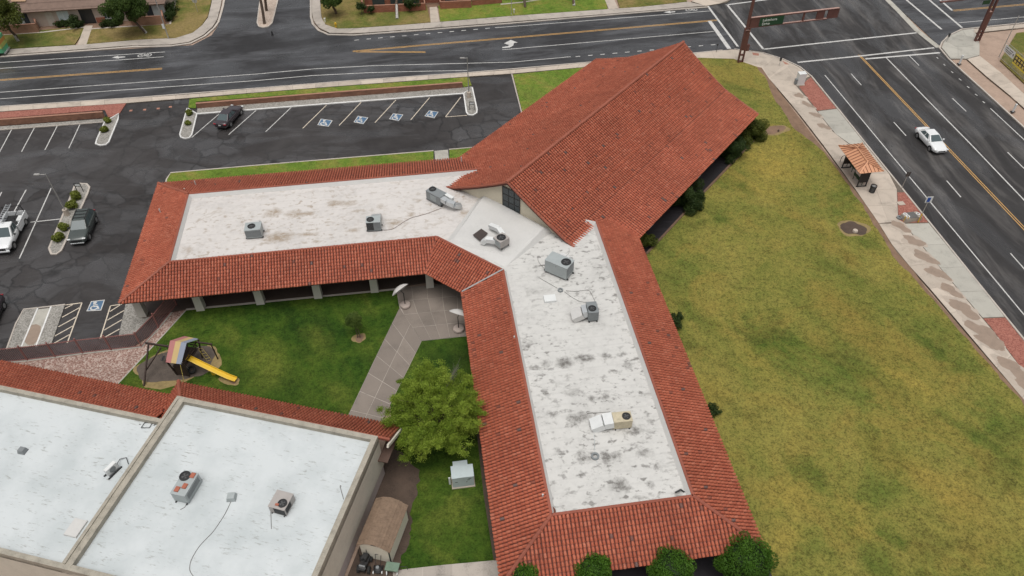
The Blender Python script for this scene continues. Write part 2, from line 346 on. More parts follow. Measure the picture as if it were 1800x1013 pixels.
flat(road_w, 'turn_arrow', [(883, 83), (893, 81.5), (895, 79.5), (886, 76.5), (898, 70.3), (910, 75.2), (904, 75.6), (902, 80.5), (896, 83.8), (883, 84.8)], PW, .006)
lines(aven, 'lane_line', PW, .014, [([(1450, 132.5), (1760, 505.5), (1900, 674)], W1), ([(1557.5, 101.5), (1630, 176), (1705, 252.5), (1800, 352), (1900, 457)], W2), ([(1741, 191), (1800, 246), (1900, 340)], W1)])
lines(aven, 'centre_line', PY, .014, [([(1509, 97), (1659, 255.5), (1799, 403.5), (1900, 510)], .11), ([(1511.5, 97), (1662, 254.7), (1802.5, 402), (1900, 504)], .11)])
lines(aven, 'dash', PW, .014, [(d, W1) for d in [((1496, 130), (1514, 150)), ((1571, 215), (1592.5, 239)), ((1664, 318), (1689, 347)), ((1776, 445.5), (1803, 476)), ((1598, 98), (1615.5, 115.5)), ((1674, 173), (1698, 196)), ((1771, 268), (1800, 296.5)), ((1646.5, 101), (1649, 103.4)), ((1658.5, 113), (1661.5, 115.5)), ((1672, 126), (1675.5, 128.6)), ((1685.5, 138.5), (1689.5, 141.5)), ((1700, 152), (1704, 155)), ((1714, 165.5), (1718, 168.5)), ((1727, 178.5), (1731, 181.5))]])
lines(aven, 'crosswalk_line', PW, .0145, [([(1278, 8.5), (1342, 87)], .32), ([(1342, 87), (1480, 72), (1611, 58)], .30), ([(1402, 110), (1520, 98), (1642, 84.3)], .30), ([(1276, 9), (1345, 0), (1400, -7)], .3)])
lines(aven, 'stop_line', PW, .0147, [([(1521, 104), (1652, 93)], .34)])
lines(east_leg, 'crosswalk_line', PW, .018, [([(1593, 0), (1655, 52)], .32), ([(1633, 0), (1691, 49)], .32)])
lines(east_leg, 'stop_line', PW, .018, [([(1645, -6), (1674, 19)], .34)])
lines(east_leg, 'centre_line', PY, .018, [([(1674, 18.4), (1800, 7.5), (1900, -1)], .11), ([(1676, 20), (1800, 9.2), (1900, .6)], .11)])
lines(east_leg, 'lane_line', PW, .018, [([(1685, 40.5), (1800, 30.2), (1900, 21)], W1), ([(1655, 2), (1680, -1)], W1)])
B().strip(GP([(1552, -8), (1580, 20), (1612, 54), (1650, 84)]), .85, .012, .024).mk('gutter', CONC_G, east_leg)
# parking bays
lines(lot, 'bay_line', PW, .011, [([(337, 242), (386, 200)], .11), ([(402, 237), (450, 194.5)], .11), ([(467, 232), (512, 189)], .11), ([(-2, 270), (21, 227)], .11), ([(38, 267), (61, 224)], .11), ([(79, 264), (101, 221)], .11), ([(121, 261), (141, 218)], .11),
    ([(34, 455), (90, 331)], .12), ([(53.5, 391), (109, 385)], .12), ([(-6, 428), (46, 334)], .12), ([(-14, 372), (3, 338)], .12)])
lines(lot, 'bay_line', PC, .011, [([(532, 226), (574, 185)], .11), ([(596, 221), (635, 180)], .11), ([(659, 216), (696, 176)], .11), ([(722, 211), (755, 172)], .11), ([(783, 206), (810, 171)], .11), ([(783, 206), (821, 203)], .11)])
q4 = lambda P: [(x/3.989, 506+y/3.988) for x, y in P]
HL = [[(455, 122), (575, 106)], [(575, 106), (472, 388)], [(455, 147), (512, 118)], [(436, 208), (562, 138)], [(410, 275), (536, 205)], [(383, 340), (512, 268)], [(375, 392), (490, 328)],
      [(775, 127), (868, 114)], [(775, 127), (703, 358)], [(770, 168), (842, 122)], [(752, 228), (870, 160)], [(730, 298), (855, 225)], [(735, 348), (838, 290)]]
lines(lot, 'bay_line', PC, .0112, [(q4(P), .11) for P in HL])
def wheelchair(P, fl=1):                   # blue square, white border and symbol; P: bottom-left, top-left, top-right, bottom-right
    Q = [np.array(p[:2]) for p in GP(P)]; bl, tl, tr, br = Q
    at = lambda u, v: (bl*(1-u)+br*u)*(1-v)+(tl*(1-u)+tr*u)*v
    b = B().prism([at(*p) for p in ((0, 0), (1, 0), (1, 1), (0, 1))], .008, .0112); r = b.mk('bay_border', PW, lot)
    sq = B().prism([at(*p) for p in ((.07, .07), (.93, .07), (.93, .93), (.07, .93))], .0112, .0135).mk('bay_panel', PBLUE, lot)
    g = B(); s = lambda pts, w: g.strip([at(*p) for p in pts], w, .0135, .016)
    w = .17
    s([(.36, .68), (.38, .42), (.62, .42), (.78, .16)], w); s([(.37, .58), (.60, .57)], w*.8)
    arc = [(.44+.24*math.cos(t), .30+.20*math.sin(t)) for t in np.linspace(2.1, 6.0, 9)]; s(arc, w*.8)
    c = at(.35, .80); g.ring((c[0], c[1], .0135), .001, .17, 0, .0026, 10); g.mk('wheelchair_symbol', PW, lot)
wheelchair([(558, 220), (564, 209), (585, 212), (577.5, 223)]); wheelchair([(621.5, 215), (629, 204), (647.5, 207), (638.5, 218.5)])
wheelchair([(684, 209.5), (691, 199.5), (709, 202), (701, 213)]); wheelchair([(746, 204.5), (754, 194.5), (771, 197), (763.5, 208)]); wheelchair([(152, 547.5), (160, 530), (184.5, 527), (178, 546)])
for x, y in ((230, 195), (254, 193.5), (278, 191.5), (299.5, 188.5)):
    flat(lot, 'red_patch', [(x-3, y+1), (x-2, y-1.5), (x+3, y-2), (x+2.5, y+1)], PRED, .009)

# raised ground: kerbs, pavements, lawns, beds
def kerb(P, w=.16, h=.13, mat=KERB, side=0.0, z0=-.02):
    return B().strip(GP(P, h), w, z0, h, side).mk('kerb', mat, kind='structure')
def resample(P, n):
    P = np.array(P); d = np.r_[0, np.cumsum(np.linalg.norm(np.diff(P, axis=0), axis=1))]; t = np.linspace(0, d[-1], n)
    return np.stack([np.interp(t, d, P[:, i]) for i in range(P.shape[1])], 1)
def pavement(inner, outer, step, mat, z=.12, rows=1, jit=.008, bed=True):
    """concrete slabs laid between two kerb lines; returns the pavement base that carries them"""
    a = np.array(GP(inner, z))[:, :2]; b = np.array(GP(outer, z))[:, :2]
    L = np.linalg.norm(np.diff(a, axis=0), axis=1).sum(); n = max(2, int(round(L/step))+1)
    A = resample(a, n); Bq = resample(b, n)
    base = B().prism(list(a)+list(b[::-1]), -.02, z-.02).mk('pavement', JOINT, kind='structure')
    for i in range(n-1):
        for r in range(rows):
            f0, f1 = r/rows, (r+1)/rows
            c = [A[i]*(1-f0)+Bq[i]*f0, A[i+1]*(1-f0)+Bq[i+1]*f0, A[i+1]*(1-f1)+Bq[i+1]*f1, A[i]*(1-f1)+Bq[i]*f1]
            m = sum(c)/4; c = [p+(m-p)/np.linalg.norm(m-p)*.014 for p in c]
            B().prism(c, z-.1, z+rng.uniform(-jit, jit)*.5).mk('slab', mat, base)
    return base
# south side of the street
pavement([(-200, 210), (0, 196), (225, 181)], [(-200, 201), (0, 188), (225, 173.5)], 3.0, CONC)
pavement([(225, 181), (335, 172), (450, 162.5), (620, 149.5), (830, 134)], [(225, 173.5), (335, 166), (450, 156), (620, 142.5), (830, 128)], 3.0, CONC)
pavement([(830, 134), (900, 129.5), (1015, 119)], [(830, 128), (900, 123), (1020, 111.5)], 3.0, CONC)
pavement([(1015, 119), (1100, 112), (1180, 105), (1222, 101.5)], [(1020, 111.5), (1100, 105), (1180, 97.5), (1216, 94.5)], 3.0, CONC)
kerb([(-200, 199.5), (0, 187), (225, 172.5), (450, 155), (620, 141.5), (830, 127), (1020, 110.5), (1216, 93.5), (1270, 88)], .18)
kerb([(-200, 118), (0, 99.2), (150, 88.5), (232, 82), (300, 80.6), (335, 75.5), (360, 63), (376, 49), (384, 38), (392, 10), (400, -40)], .3, .10)
pavement([(-200, 101), (0, 87.5), (140, 79), (250, 69.5), (310, 67), (338, 58), (355, 45), (366, 30), (373, 0), (376, -40)], [(-200, 115), (0, 97.2), (145, 86.5), (232, 79.8), (300, 78.6), (335, 73.3), (358, 61), (373, 47.5), (381, 37), (388, 10), (396, -40)], 2.6, CONC_N)
kerb([(546, -40), (546.5, 30), (550, 42), (560, 53), (577, 60.5), (620, 61.5), (760, 51.5), (900, 40.5), (1060, 27), (1200, 15.5), (1245, 12)], .3, .10)
pavement([(566, -40), (563, 0), (564, 28), (569, 41), (580, 48.5), (600, 51.5), (700, 44.5), (800, 36.5), (900, 28), (1130, 12), (1210, 3)], [(548.5, -40), (548.5, 28), (552.5, 40), (563, 51), (580, 58), (622, 59), (760, 49), (800, 46), (900, 38), (1130, 19.5), (1240, 10)], 2.6, CONC_N)
pavement([(1215, 2), (1240, -6), (1262, -20)], [(1240, 10.5), (1278, 4), (1300, -12)], 2.2, CONC)
# north lawns
def lawn(P, mat, z=.10): return B().prism(GP(P, z), -.03, z).mk('lawn', mat, kind='structure')
lawn([(-200, 100), (0, 86), (131, 78.5), (153, 45), (0, 61), (-200, 72)], GRASS_H)
lawn([(150, 77.5), (250, 69), (310, 66.5), (338, 57.5), (354, 45), (365, 29), (372, 0), (375, -40), (318, -40), (299, 42), (160, 51)], GRASS_H)
lawn([(566, -38), (563.5, 0), (565, 28), (570, 40.5), (581, 48), (600, 50.8), (700, 44), (757, 39), (750, 10), (640, -38)], GRASS_H)
lawn([(774, 38), (800, 35.8), (900, 27.5), (1068, 15.8), (1060, -20), (770, 10)], GRASS_N)
lawn([(1090, 14.5), (1130, 11.5), (1208, 2.5), (1190, -30), (1078, -20)], GRASS_H)
def walk(P, mat=CONC, z=.115): return B().prism(GP(P, z), -.02, z).mk('path', mat, kind='structure')
walk([(136, 79), (152, 78), (163, 45), (149, 45)]); walk([(757, 39.5), (773, 38.3), (768, 12), (755, 13)]); walk([(1070, 16), (1087, 14.8), (1076, -8), (1060, -8)])
# strip between street and car park, left part: red rock bed, low wall, grey gravel
B().prism(GP([(-200, 212), (0, 197), (222, 181.5), (207, 204), (190, 206), (184, 193), (0, 208), (-200, 224)], .09), -.02, .09).mk('gravel_bed', GRAV_R, kind='structure')
B().prism(GP([(-200, 238), (0, 222.5), (183, 209), (183, 215), (0, 228), (-200, 243)], .09), -.02, .09).mk('gravel_bed', GRAV_G, kind='structure')
kerb([(-200, 243.5), (0, 228), (180, 214.5)], .14, .10, KERB)
lawn([(333, 174), (450, 163.5), (620, 150.5), (824, 135.5), (829, 150), (815, 153), (812, 145.5), (345, 178.5), (344, 190), (331, 189)], GRASS_N)
B().prism(GP([(347, 190.5), (815, 154), (830, 152), (816, 163.5), (346, 199)], .09), -.02, .09).mk('gravel_bed', GRAV_G, kind='structure')
kerb([(346, 199.8), (580, 181.7), (815, 163.8)], .2, .12, KERB_W)
def island(P, mat, kmat=KERB_W, z=.13, w=.17):
    Q = GP(P, z); b = B().prism(Q, -.02, z-.02).mk('traffic_island', mat, kind='structure')
    B().strip(Q+[Q[0]], w, -.02, z).mk('kerb', kmat, b); return b
isl1 = island([(184, 214), (209, 199), (207, 210), (191, 249), (186, 253.5), (176, 255), (168, 252.5), (170, 245)], GRAV_G)
isl2 = island([(329, 190), (346, 199.5), (337, 236), (333, 241.5), (325, 243), (318, 241), (316, 236)], GRAV_G)
isl3 = island([(815, 164), (830, 153), (838.5, 192), (838, 198), (831, 202), (823, 201), (820, 197)], GRAV_G)
isl4 = island([(86, 436), (126, 341), (131, 327), (140, 322.5), (152, 323), (157, 329), (153, 341), (110, 434), (107, 440), (99, 446), (90, 446)], GRAV_G, KERB, w=.2)
isl5 = island([(452, 40), (462, -40), (498, -40), (482, 25), (478, 40), (471, 46.5), (462, 48), (455, 46)], GRAV_T, KERB)
# driveway lawn and the strip north of the west wing
lawn([(902, 131), (1017, 119.5), (1130, 110), (1125, 125), (960, 250), (919, 200)], GRASS_N)
kerb([(899.5, 130), (917, 198)], .15, .10, KERB)
lawn([(300, 304.5), (450, 291.5), (600, 279), (762, 265.8), (762, 285), (600, 310), (290, 330), (293, 316)], GRASS_N)
lawn([(790, 263.5), (850, 258.5), (850, 285), (790, 285)], GRASS_N)
kerb([(290, 328), (292.5, 315), (300, 303.5), (450, 290.5), (600, 278), (762, 264.8)], .15); kerb([(789, 262.5), (860, 256.5)], .15); walk([(763.5, 265.5), (787.5, 263.3), (790, 290), (766, 290)], CONC_G)
# lower-left beds beside the disabled bay
B().prism(GP(q4([(165, 150), (265, 137), (150, 412), (40, 432)]), .1), -.02, .1).mk('gravel_bed', GRAV_G, kind='structure')
B().prism(GP(q4([(360, 130), (455, 118), (360, 392), (255, 408)]), .1), -.02, .1).mk('gravel_bed', GRAV_G, kind='structure')
ramp_ = walk(q4([(263, 152), (357, 140), (250, 405), (148, 415)]), CONC_G, .10)
B().prism(GP(q4([(215, 262), (255, 255), (285, 268), (285, 310), (262, 370), (235, 400), (195, 402), (172, 380), (180, 320)]), .106), .1, .106).mk('puddle', PUDDLE, ramp_)
kerb(q4([(45, 430), (110, 250), (165, 150), (360, 128), (455, 116)]), .14, .13, KERB); kerb(q4([(265, 140), (150, 412)]), .14, .13, KERB_W); kerb(q4([(357, 132), (252, 408)]), .14, .13, KERB_W)
B().prism(GP(q4([(882, 108), (1075, 60), (1120, 140), (930, 330), (832, 338)]), .1), -.02, .1).mk('gravel_bed', GRAV_G, kind='structure')
B().prism(GP([(0, 640), (49, 635), (146, 622), (249, 611), (310, 540), (380, 530), (560, 512), (560, 545), (327, 546), (205, 677), (180, 700), (-40, 660)], .06), -.02, .06).mk('gravel_bed', GRAV_P, kind='structure')
def rough_edge(P, n=90, j=2.2):            # a lawn edge that wanders a little
    Q = resample(np.array(P, float), n); Q[1:-1, 0] += rng.normal(0, j*.5, n-2)+j*.5*np.sin(np.arange(n-2)*.9); return [tuple(q) for q in Q]
# courtyard
lawn([(327, 546), (510, 528), (697, 510), (702, 541), (613, 728), (590, 760), (150, 720), (205, 677), (288, 588)], GRASS_C)
B().strip(GP([(327, 544), (510, 526), (697, 508)], .12), .2, -.02, .12).mk('kerb', KERB, kind='structure')
B().strip(GP([(327, 545), (288, 588), (205, 677)], .12), .1, -.02, .115).mk('kerb', CONC_G, kind='structure')
lawn([(741, 600), (824, 591), (840, 700), (868, 985), (700, 1003), (690, 960), (700, 870), (690, 812), (686, 700)], GRASS_C)
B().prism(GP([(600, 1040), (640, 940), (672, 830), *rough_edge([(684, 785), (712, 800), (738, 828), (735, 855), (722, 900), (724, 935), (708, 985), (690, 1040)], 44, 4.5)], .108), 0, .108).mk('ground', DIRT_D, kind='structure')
B().prism(GP([(824, 592), (870, 592), (905, 982), (868, 986), (850, 870), (838, 760)], .107), 0, .107).mk('ground', DIRT_D, kind='structure')  # bare earth strip whose dark tone also paints the shadow under the inner eave
PATH_L = [(702.5, 541), (657, 635), (613, 728), (600, 756)]; PATH_R = [(741, 600), (714, 655), (690, 703), (662, 760)]
def slabs_between(Lp, Rp, cuts, mat, cols=2, z=.118, gap=.03, name='path'):
    a = np.array(GP(Lp, z))[:, :2]; b = np.array(GP(Rp, z))[:, :2]
    base = B().prism(list(a)+list(b[::-1]), -.02, z-.012).mk(name, CONC_N, kind='structure')
    A = resample(a, cuts+1); C = resample(b, cuts+1)
    for i in range(cuts):
        for r in range(cols):
            f0, f1 = r/cols, (r+1)/cols
            c = [A[i]*(1-f0)+C[i]*f0, A[i+1]*(1-f0)+C[i+1]*f0, A[i+1]*(1-f1)+C[i+1]*f1, A[i]*(1-f1)+C[i]*f1]
            m = sum(c)/4; c = [p+(m-p)/np.linalg.norm(m-p)*(gap*random.uniform(.6, 1.6)) for p in c]
            B().prism(c, z-.08, z+random.uniform(-.004, .004)).mk('slab', mat, base)
    return base
slabs_between(PATH_L, PATH_R, 7, CONC_W)
slabs_between([(697, 506), (699, 523), (702, 541), (741, 599)], [(830, 496), (828, 540), (826, 565), (824, 590)], 4, CONC_W, 5, .112, .02, 'patio')
B().prism(GP([(690, 506), (760, 494), (835, 530), (860, 480), (760, 440), (230, 520), (250, 560), (330, 543)], .105), -.02, .105).mk('walkway', plain('shaded brown walkway', (.085, .062, .05), .6, var=.2), kind='structure')  # floor colour darkened to paint in the shade under the eave
slabs_between([(690, 1003), (780, 993), (868, 985), (900, 982)], [(690, 1060), (780, 1045), (868, 1037), (900, 1033)], 4, CONC_N, 1, .118, .03, 'path')
def blob(c, rx, ry, n=22, j=.12, rot=0):
    P = []
    ph = [random.uniform(0, 6.28) for _ in range(4)]
    for i in range(n):
        t = 2*math.pi*i/n; r = 1+j*(math.sin(2*t+ph[0])+.7*math.sin(3*t+ph[1])+.5*math.sin(5*t+ph[2]))+random.uniform(-j, j)*.35
        x, y = rx*r*math.cos(t), ry*r*math.sin(t); P.append((c[0]+x*math.cos(rot)-y*math.sin(rot), c[1]+x*math.sin(rot)+y*math.cos(rot)))
    return P
def ground_patch(name, px, rx, ry, mat, z, rot=0, j=.12): return B().prism(blob(G(*px, z), rx, ry, 30, j, rot), z-.05, z).mk(name, mat, kind='structure')
STRAW = plain('dry straw grass', (.25, .185, .08), .95, var=.3, scale=2.5, bump=.4)
B().prism(GP([(868, 1000), (1080, 985), (1345, 948), (1375, 1010), (1390, 1100), (860, 1100)], .07), -.02, .07).mk('walkway', ASPH_D, kind='structure')  # walkway strip coloured dark to stand for the black shade under the south eave
# east lawn, bed along the chapel, pavement and street strip
lawn([(1222, 101.5), (1290, 103), *rough_edge([(1330, 117), (1340, 130), (1363, 175), (1393, 222), (1426, 250), (1450, 268), (1495, 331), (1538, 395), (1570, 450), (1630, 515), (1686, 581), (1800, 712), (1900, 830)]), (1900, 1100), (1392, 1100), (1352, 1000), (1330, 940), (1200, 700), (1120, 450), (1150, 430), (1310, 258), (1240, 150)], GRASS_E)
B().prism(GP([(1290, 103), (1330, 117), (1339, 119), (1352, 138), (1441, 254), (1540, 382), (1625, 503), (1800, 703), (1900, 820), (1850, 850), (1700, 640), (1560, 490), (1430, 290), (1370, 215), (1320, 130)], .09), -.02, .09).mk('ground', DIRT, kind='structure')
B().prism(GP([(1118, 470), (1146, 432), (1315, 256), (1340, 225), (1300, 190), (1100, 400)], .104), .0, .104).mk('walkway', ASPH_D, kind='structure')
B().strip(GP([(1136, 446), (1230, 345), (1325, 247)], .2), .22, .0, .2).mk('edging', plain('weathered timber edging', (.16, .10, .065), .9, var=.3), kind='structure')
ground_patch('ground', (1500, 401.5), 1.45, 1.45, STRAW, .106); ground_patch('ground', (1500, 401.5), 1.2, 1.15, DIRT_D, .112)
ground_patch('ground', (1365, 229), 1.6, 1.0, STRAW, .106, .4); ground_patch('ground', (1363, 228), 1.35, .8, DIRT, .112, .4)
# the pavement of the avenue: pale walk, grey slabs or red rock next to the kerb
IN = [(1339, 119), (1352, 138), (1397, 196), (1441, 254), (1490, 318), (1540, 382), (1625, 503), (1800, 703), (1900, 818)]
MID = [(1368, 108), (1404, 153), (1440, 200), (1467, 236), (1518, 303), (1575, 378), (1672, 503), (1800, 660), (1900, 780)]
OUT = [(1290, 86), (1340, 92.5), (1375, 103), (1405, 117), (1426, 134), (1470, 188), (1521.5, 252.5), (1560, 300), (1630, 386.5), (1726, 506), (1800, 597), (1900, 720)]
kerb([(x+1, y) for x, y in OUT], .18, .13)
pavement([(1222, 101.5), (1290, 103.5)], [(1216, 94.5), (1287, 87)], 2.4, CONC)
corner = B().prism(GP([(1287, 87), (1340, 93.5), (1375, 104), (1404, 118), (1424, 134), (1395, 146), (1371, 160), (1352, 138), (1339, 119), (1330, 117), (1290, 103.5)], .12), -.02, .112).mk('pavement', CONC, kind='structure')
for P in ([(1290, 88), (1311, 89.5), (1308, 107), (1291, 103.5)], [(1312, 89.6), (1334, 92.5), (1328, 103), (1332, 116), (1309, 107.5)], [(1335, 92.7), (1362, 99.5), (1340, 116), (1329, 103.5)], [(1363, 99.8), (1386, 109), (1366, 125), (1352, 136.5), (1341, 118)], [(1387, 109.5), (1423, 133.5), (1410, 139.5), (1395, 130), (1384, 118)], [(1383.5, 118.5), (1394.5, 131), (1409, 140), (1372, 158.5), (1353, 137)]):
    c = GP(P, .12); mid = sum(c)/len(c); B().prism([p+(mid-p)*.012 for p in c], .02, .12).mk('slab', CONC, corner)
for P in ([(1322, 92.5), (1334, 94), (1334, 98), (1324, 97)], [(1375, 107), (1382, 110), (1387, 113.5), (1380, 113)]): B().prism(GP(P, .126), .1, .126).mk('tactile_paving', PRED, corner)
B().prism(GP([(1353, 139), (1400, 194), (1447, 255), (1497, 323), (1545, 393), (1575, 443), (1637, 510), (1692, 575), (1800, 703), (1900, 818), (1900, 722), (1800, 598), (1727, 507), (1630, 387), (1522, 253), (1426, 135), (1392, 143)], .08), -.02, .08).mk('pavement', JOINT, kind='structure')
pavement([(1353, 139), (1400, 194), (1447, 255)], [(1393, 143), (1436, 195.5), (1466, 234), (1494, 255)], 3.2, CONC)
pavement([(1447.3, 255.3), (1497, 323), (1545, 392.7)], [(1521, 254), (1576, 322), (1576.5, 338), (1579, 389.5)], 3.0, CONC, rows=2)
pv = pavement([(1545.3, 393.3), (1575, 441), (1637, 510), (1692, 575), (1800, 703), (1900, 818)], [(1588, 393.3), (1649, 467), (1700, 528), (1740, 575), (1800, 654), (1900, 780)], 3.3, CONC)
def kerbstrip(P, kind, step=3.4):
    if kind == 'rock': return B().prism(GP(P, .1), -.02, .1).mk('gravel_bed', GRAV_R, kind='structure')
    h = len(P)//2; return pavement(P[:h], P[h:][::-1], step, CONC_G)
kerbstrip([(1405, 153), (1425, 135.5), (1470, 190.5), (1437, 194.5)], 'rock')
kerbstrip([(1437.5, 196), (1466.5, 233.5), (1495, 254), (1520.5, 253), (1500, 227), (1471.5, 191.5)], 'grey', 3.0)
kerbstrip([(1577.3, 338.3), (1590, 338.3), (1631.5, 391), (1580, 391.5)], 'rock')
kerbstrip([(1589.5, 393.5), (1649.7, 466.7), (1700.7, 527.7), (1727.5, 558.5), (1766, 557), (1726, 507), (1680, 450), (1632.5, 392.5)], 'grey', 3.4)
kerbstrip([(1728.5, 560), (1767, 558.5), (1800, 600), (1900, 723), (1900, 779), (1800, 653), (1741, 574)], 'rock')
def puddle(cx, cy, a, b):                 # rain water lying against the slab joint
    zz = .127+rng.uniform(0, .004); c = G(cx+2, cy, zz); B().prism(blob(c, a*1.25, b*1.15, 40, .17, R(-55)), .11, zz-.0025).mk('damp_patch', DAMP, pv); B().prism(blob(c, a*.95, b*.95, 46, .2, R(-55)), .11, zz).mk('puddle', PUDDLE, pv)
for x, y, a, b in ((1403, 168, .75, .5), (1418, 184, .85, .5), (1432, 202, .75, .5), (1446, 222, .8, .55), (1581, 398, 1.0, .6), (1605, 424, .95, .75), (1624, 452, 1.15, .75), (1646, 480, 1.15, .7), (1669, 510, 1.0, .65), (1692, 543, 1.35, .85), (1722, 580, 1.4, .75), (1741, 602, 1.3, .75), (1779, 647, 1.4, .75), (1801, 672, 1.3, .75)): puddle(x, y, a, b)
# far side of the avenue
kerb([(1691, 51), (1668, 62), (1656, 74), (1652, 84), (1668, 103), (1720, 150), (1800, 223), (1900, 315)], .2)
kerb([(1691, 51), (1800, 40), (1900, 32)], .2)
far = B().prism(GP([(1692, 52.5), (1712, 50), (1722, 77), (1722, 97), (1700, 103), (1671, 103), (1655, 83), (1659, 74), (1669, 63)], .12), -.02, .112).mk('pavement', CONC_G, kind='structure')
for P in ([(1693, 53), (1711, 51), (1712, 66), (1698, 63)], [(1669.5, 64), (1692, 54), (1697, 63), (1682, 62), (1668, 74)], [(1682, 62.5), (1697, 63.5), (1711, 80), (1683, 83), (1668, 75)], [(1711.5, 67), (1721, 77), (1721, 96), (1685, 99), (1684, 83.5), (1711, 81)], [(1659, 75), (1668, 75.5), (1683, 83.5), (1684, 99), (1672, 102), (1656, 84)]):
    c = GP(P, .12); mid = sum(c)/len(c); B().prism([p+(mid-p)*.012 for p in c], .02, .12).mk('slab', CONC_G, far)
pavement([(1722, 98), (1760, 128), (1800, 165), (1900, 255)], [(1700, 104), (1735, 135), (1778, 170), (1880, 262)], 2.6, CONC)
pavement([(1712, 58), (1800, 48.5), (1900, 39)], [(1712, 51), (1800, 42), (1900, 33)], 3.0, CONC)
lawn([(1758, 106), (1787, 58), (1900, 44), (1900, 240)], GRASS_H)
# ------------------------------------------------------------ building materials
def tile_mat():
    k = N('terracotta barrel tile')
    at = k.n('ShaderNodeAttribute', attribute_name='tint'); oi = k.n('ShaderNodeObjectInfo')
    f = k.math('FRACT', k.math('ADD', at.outputs['Fac'], oi.outputs['Random']))
    col = k.ramp(f, [(0, (.17, .12, .11)), (.007, (.24, .085, .06)), (.02, (.42, .110, .062)), (.5, (.48, .132, .074)), (.9, (.52, .154, .088)), (1, (.55, .18, .11))])
    al = k.n('ShaderNodeAttribute', attribute_name='along')     # each tile is darker towards its upper end, below the lap
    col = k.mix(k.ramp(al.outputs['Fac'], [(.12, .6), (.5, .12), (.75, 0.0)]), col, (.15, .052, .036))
    w = k.noise(.35, 5, .6); col = k.mix(1.0, col, k.ramp(w, [(.3, .84), (.55, 1.0), (.7, 1.1)]), 'MULTIPLY')
    g = k.ramp(k.noise(2.2, 5, .7), [(.62, 0.0), (.8, .3)]); col = k.mix(g, col, (.22, .08, .052))
    k.bump(k.noise(20, 3), .25, .01); return k.out(col, .62, spec=.35)
TILE = tile_mat()
TILE_PAN = plain('shade-dark terracotta pan', (.10, .03, .02), .8, var=.2, scale=3)  # pans coloured darker than the barrels, painting in the shade of the gaps
def roof_white(name, base, stain_c, rot, amt, seam=1.05, blots=()):
    k = N(name); base = np.array(base); v = k.map(rot)
    a = k.noise(.35, 6, .62, vec=v, dist=.4); b = k.noise(2.4, 4, .62, vec=v)
    col = k.ramp(k.math('ADD', k.math('MULTIPLY', a, .6), k.math('MULTIPLY', b, .4)), [(.32, tuple(base*.84)), (.5, tuple(base)), (.65, tuple(np.minimum(base*1.06, .9)))])
    s = k.ramp(k.noise(1.0, 6, .68, vec=k.map(rot, (.55, .8, 1)), dist=.5), [(.58, 0.0), (.70, 1.0)])
    pock = k.ramp(k.noise(2.2, 4, .62, vec=k.map(rot, (.7, 1, 1))), [(.555, 0.0), (.65, .9)])
    zone = k.ramp(k.noise(.14, 3, .5, vec=v), [(.36, .25), (.56, 1.0)])
    st = k.math('MULTIPLY', k.math('MAXIMUM', s, pock), k.math('MULTIPLY', zone, amt))
    col = k.mix(st, col, stain_c)
    if blots:                              # ponding stains, each with its own place and outline
        acc = k.blots(blots, 4.5, rot)
        brk = k.ramp(k.noise(2.6, 5, .7), [(.36, .35), (.56, 1.0)]); col = k.mix(k.math('MULTIPLY', acc, brk), col, stain_c)
    wv = k.n('ShaderNodeTexWave', wave_type='BANDS', bands_direction='Y'); wv.inputs['Scale'].default_value = .314/seam; wv.inputs['Distortion'].default_value = .5; wv.inputs['Detail'].default_value = 2; k.l(v, wv.inputs['Vector'])
    col = k.mix(k.ramp(wv.outputs['Fac'], [(.93, 0.0), (.99, .22)]), col, tuple(base*.78))
    k.bump(b, .2, .03); return k.out(col, .55)
ROOF_W = roof_white('white roof coating west wing', (.57, .54, .515), (.30, .235, .17), R(8), .8, blots=[(480, 375, 1.1, .9, .9), (516, 376, 1.0, .8, .8), (490, 417, 1.7, .9, 1), (540, 412, 1.2, .4, .8), (590, 358, 1.2, .6, .9), (616, 355, .8, .3, .7), (620, 405, .8, .4, .7), (695, 392, 1.0, .7, .9), (722, 378, .5, .7, .8), (670, 363, .5, .5, .7), (630, 372, .8, .3, .6), (818, 376, .9, .7, .7), (465, 428, .8, .3, .6)])
ROOF_S = roof_white('white roof coating south wing', (.545, .535, .51), (.14, .132, .12), R(8), .9, blots=[(992, 638, .95, .75, 1), (1028, 631, 1.0, .6, 1), (1066, 627, .5, .4, .9), (1094, 624, .5, .35, .8), (1105, 641, .6, .5, .8), (960, 637, .5, .5, .7), (958, 692, .3, .6, .9), (1040, 701, .5, .4, .9), (1063, 697, .5, .5, .8), (1018, 733, 1.1, .6, .9), (1009, 745, .5, .4, .9), (970, 727, .5, .3, .8), (1025, 804, .75, .6, 1), (1067, 806, .5, .8, 1), (1082, 803, .6, .5, .9), (1024, 835, .35, .45, .9), (1155, 823, .35, .4, .8), (1088, 853, .8, .7, 1), (1102, 860, .6, .3, .8), (1143, 852, .4, .35, .8), (967, 880, .25, .9, .9), (1190, 866, .6, .3, .7), (1115, 759, .9, .4, 1), (1080, 653, .6, .3, .7), (950, 660, .4, .3, .6), (1130, 796, .7, .4, .7), (982, 795, .4, .4, .7)])
ROOF_P = plain('white roof coating smooth', (.54, .53, .51), .5, var=.07, scale=.5)
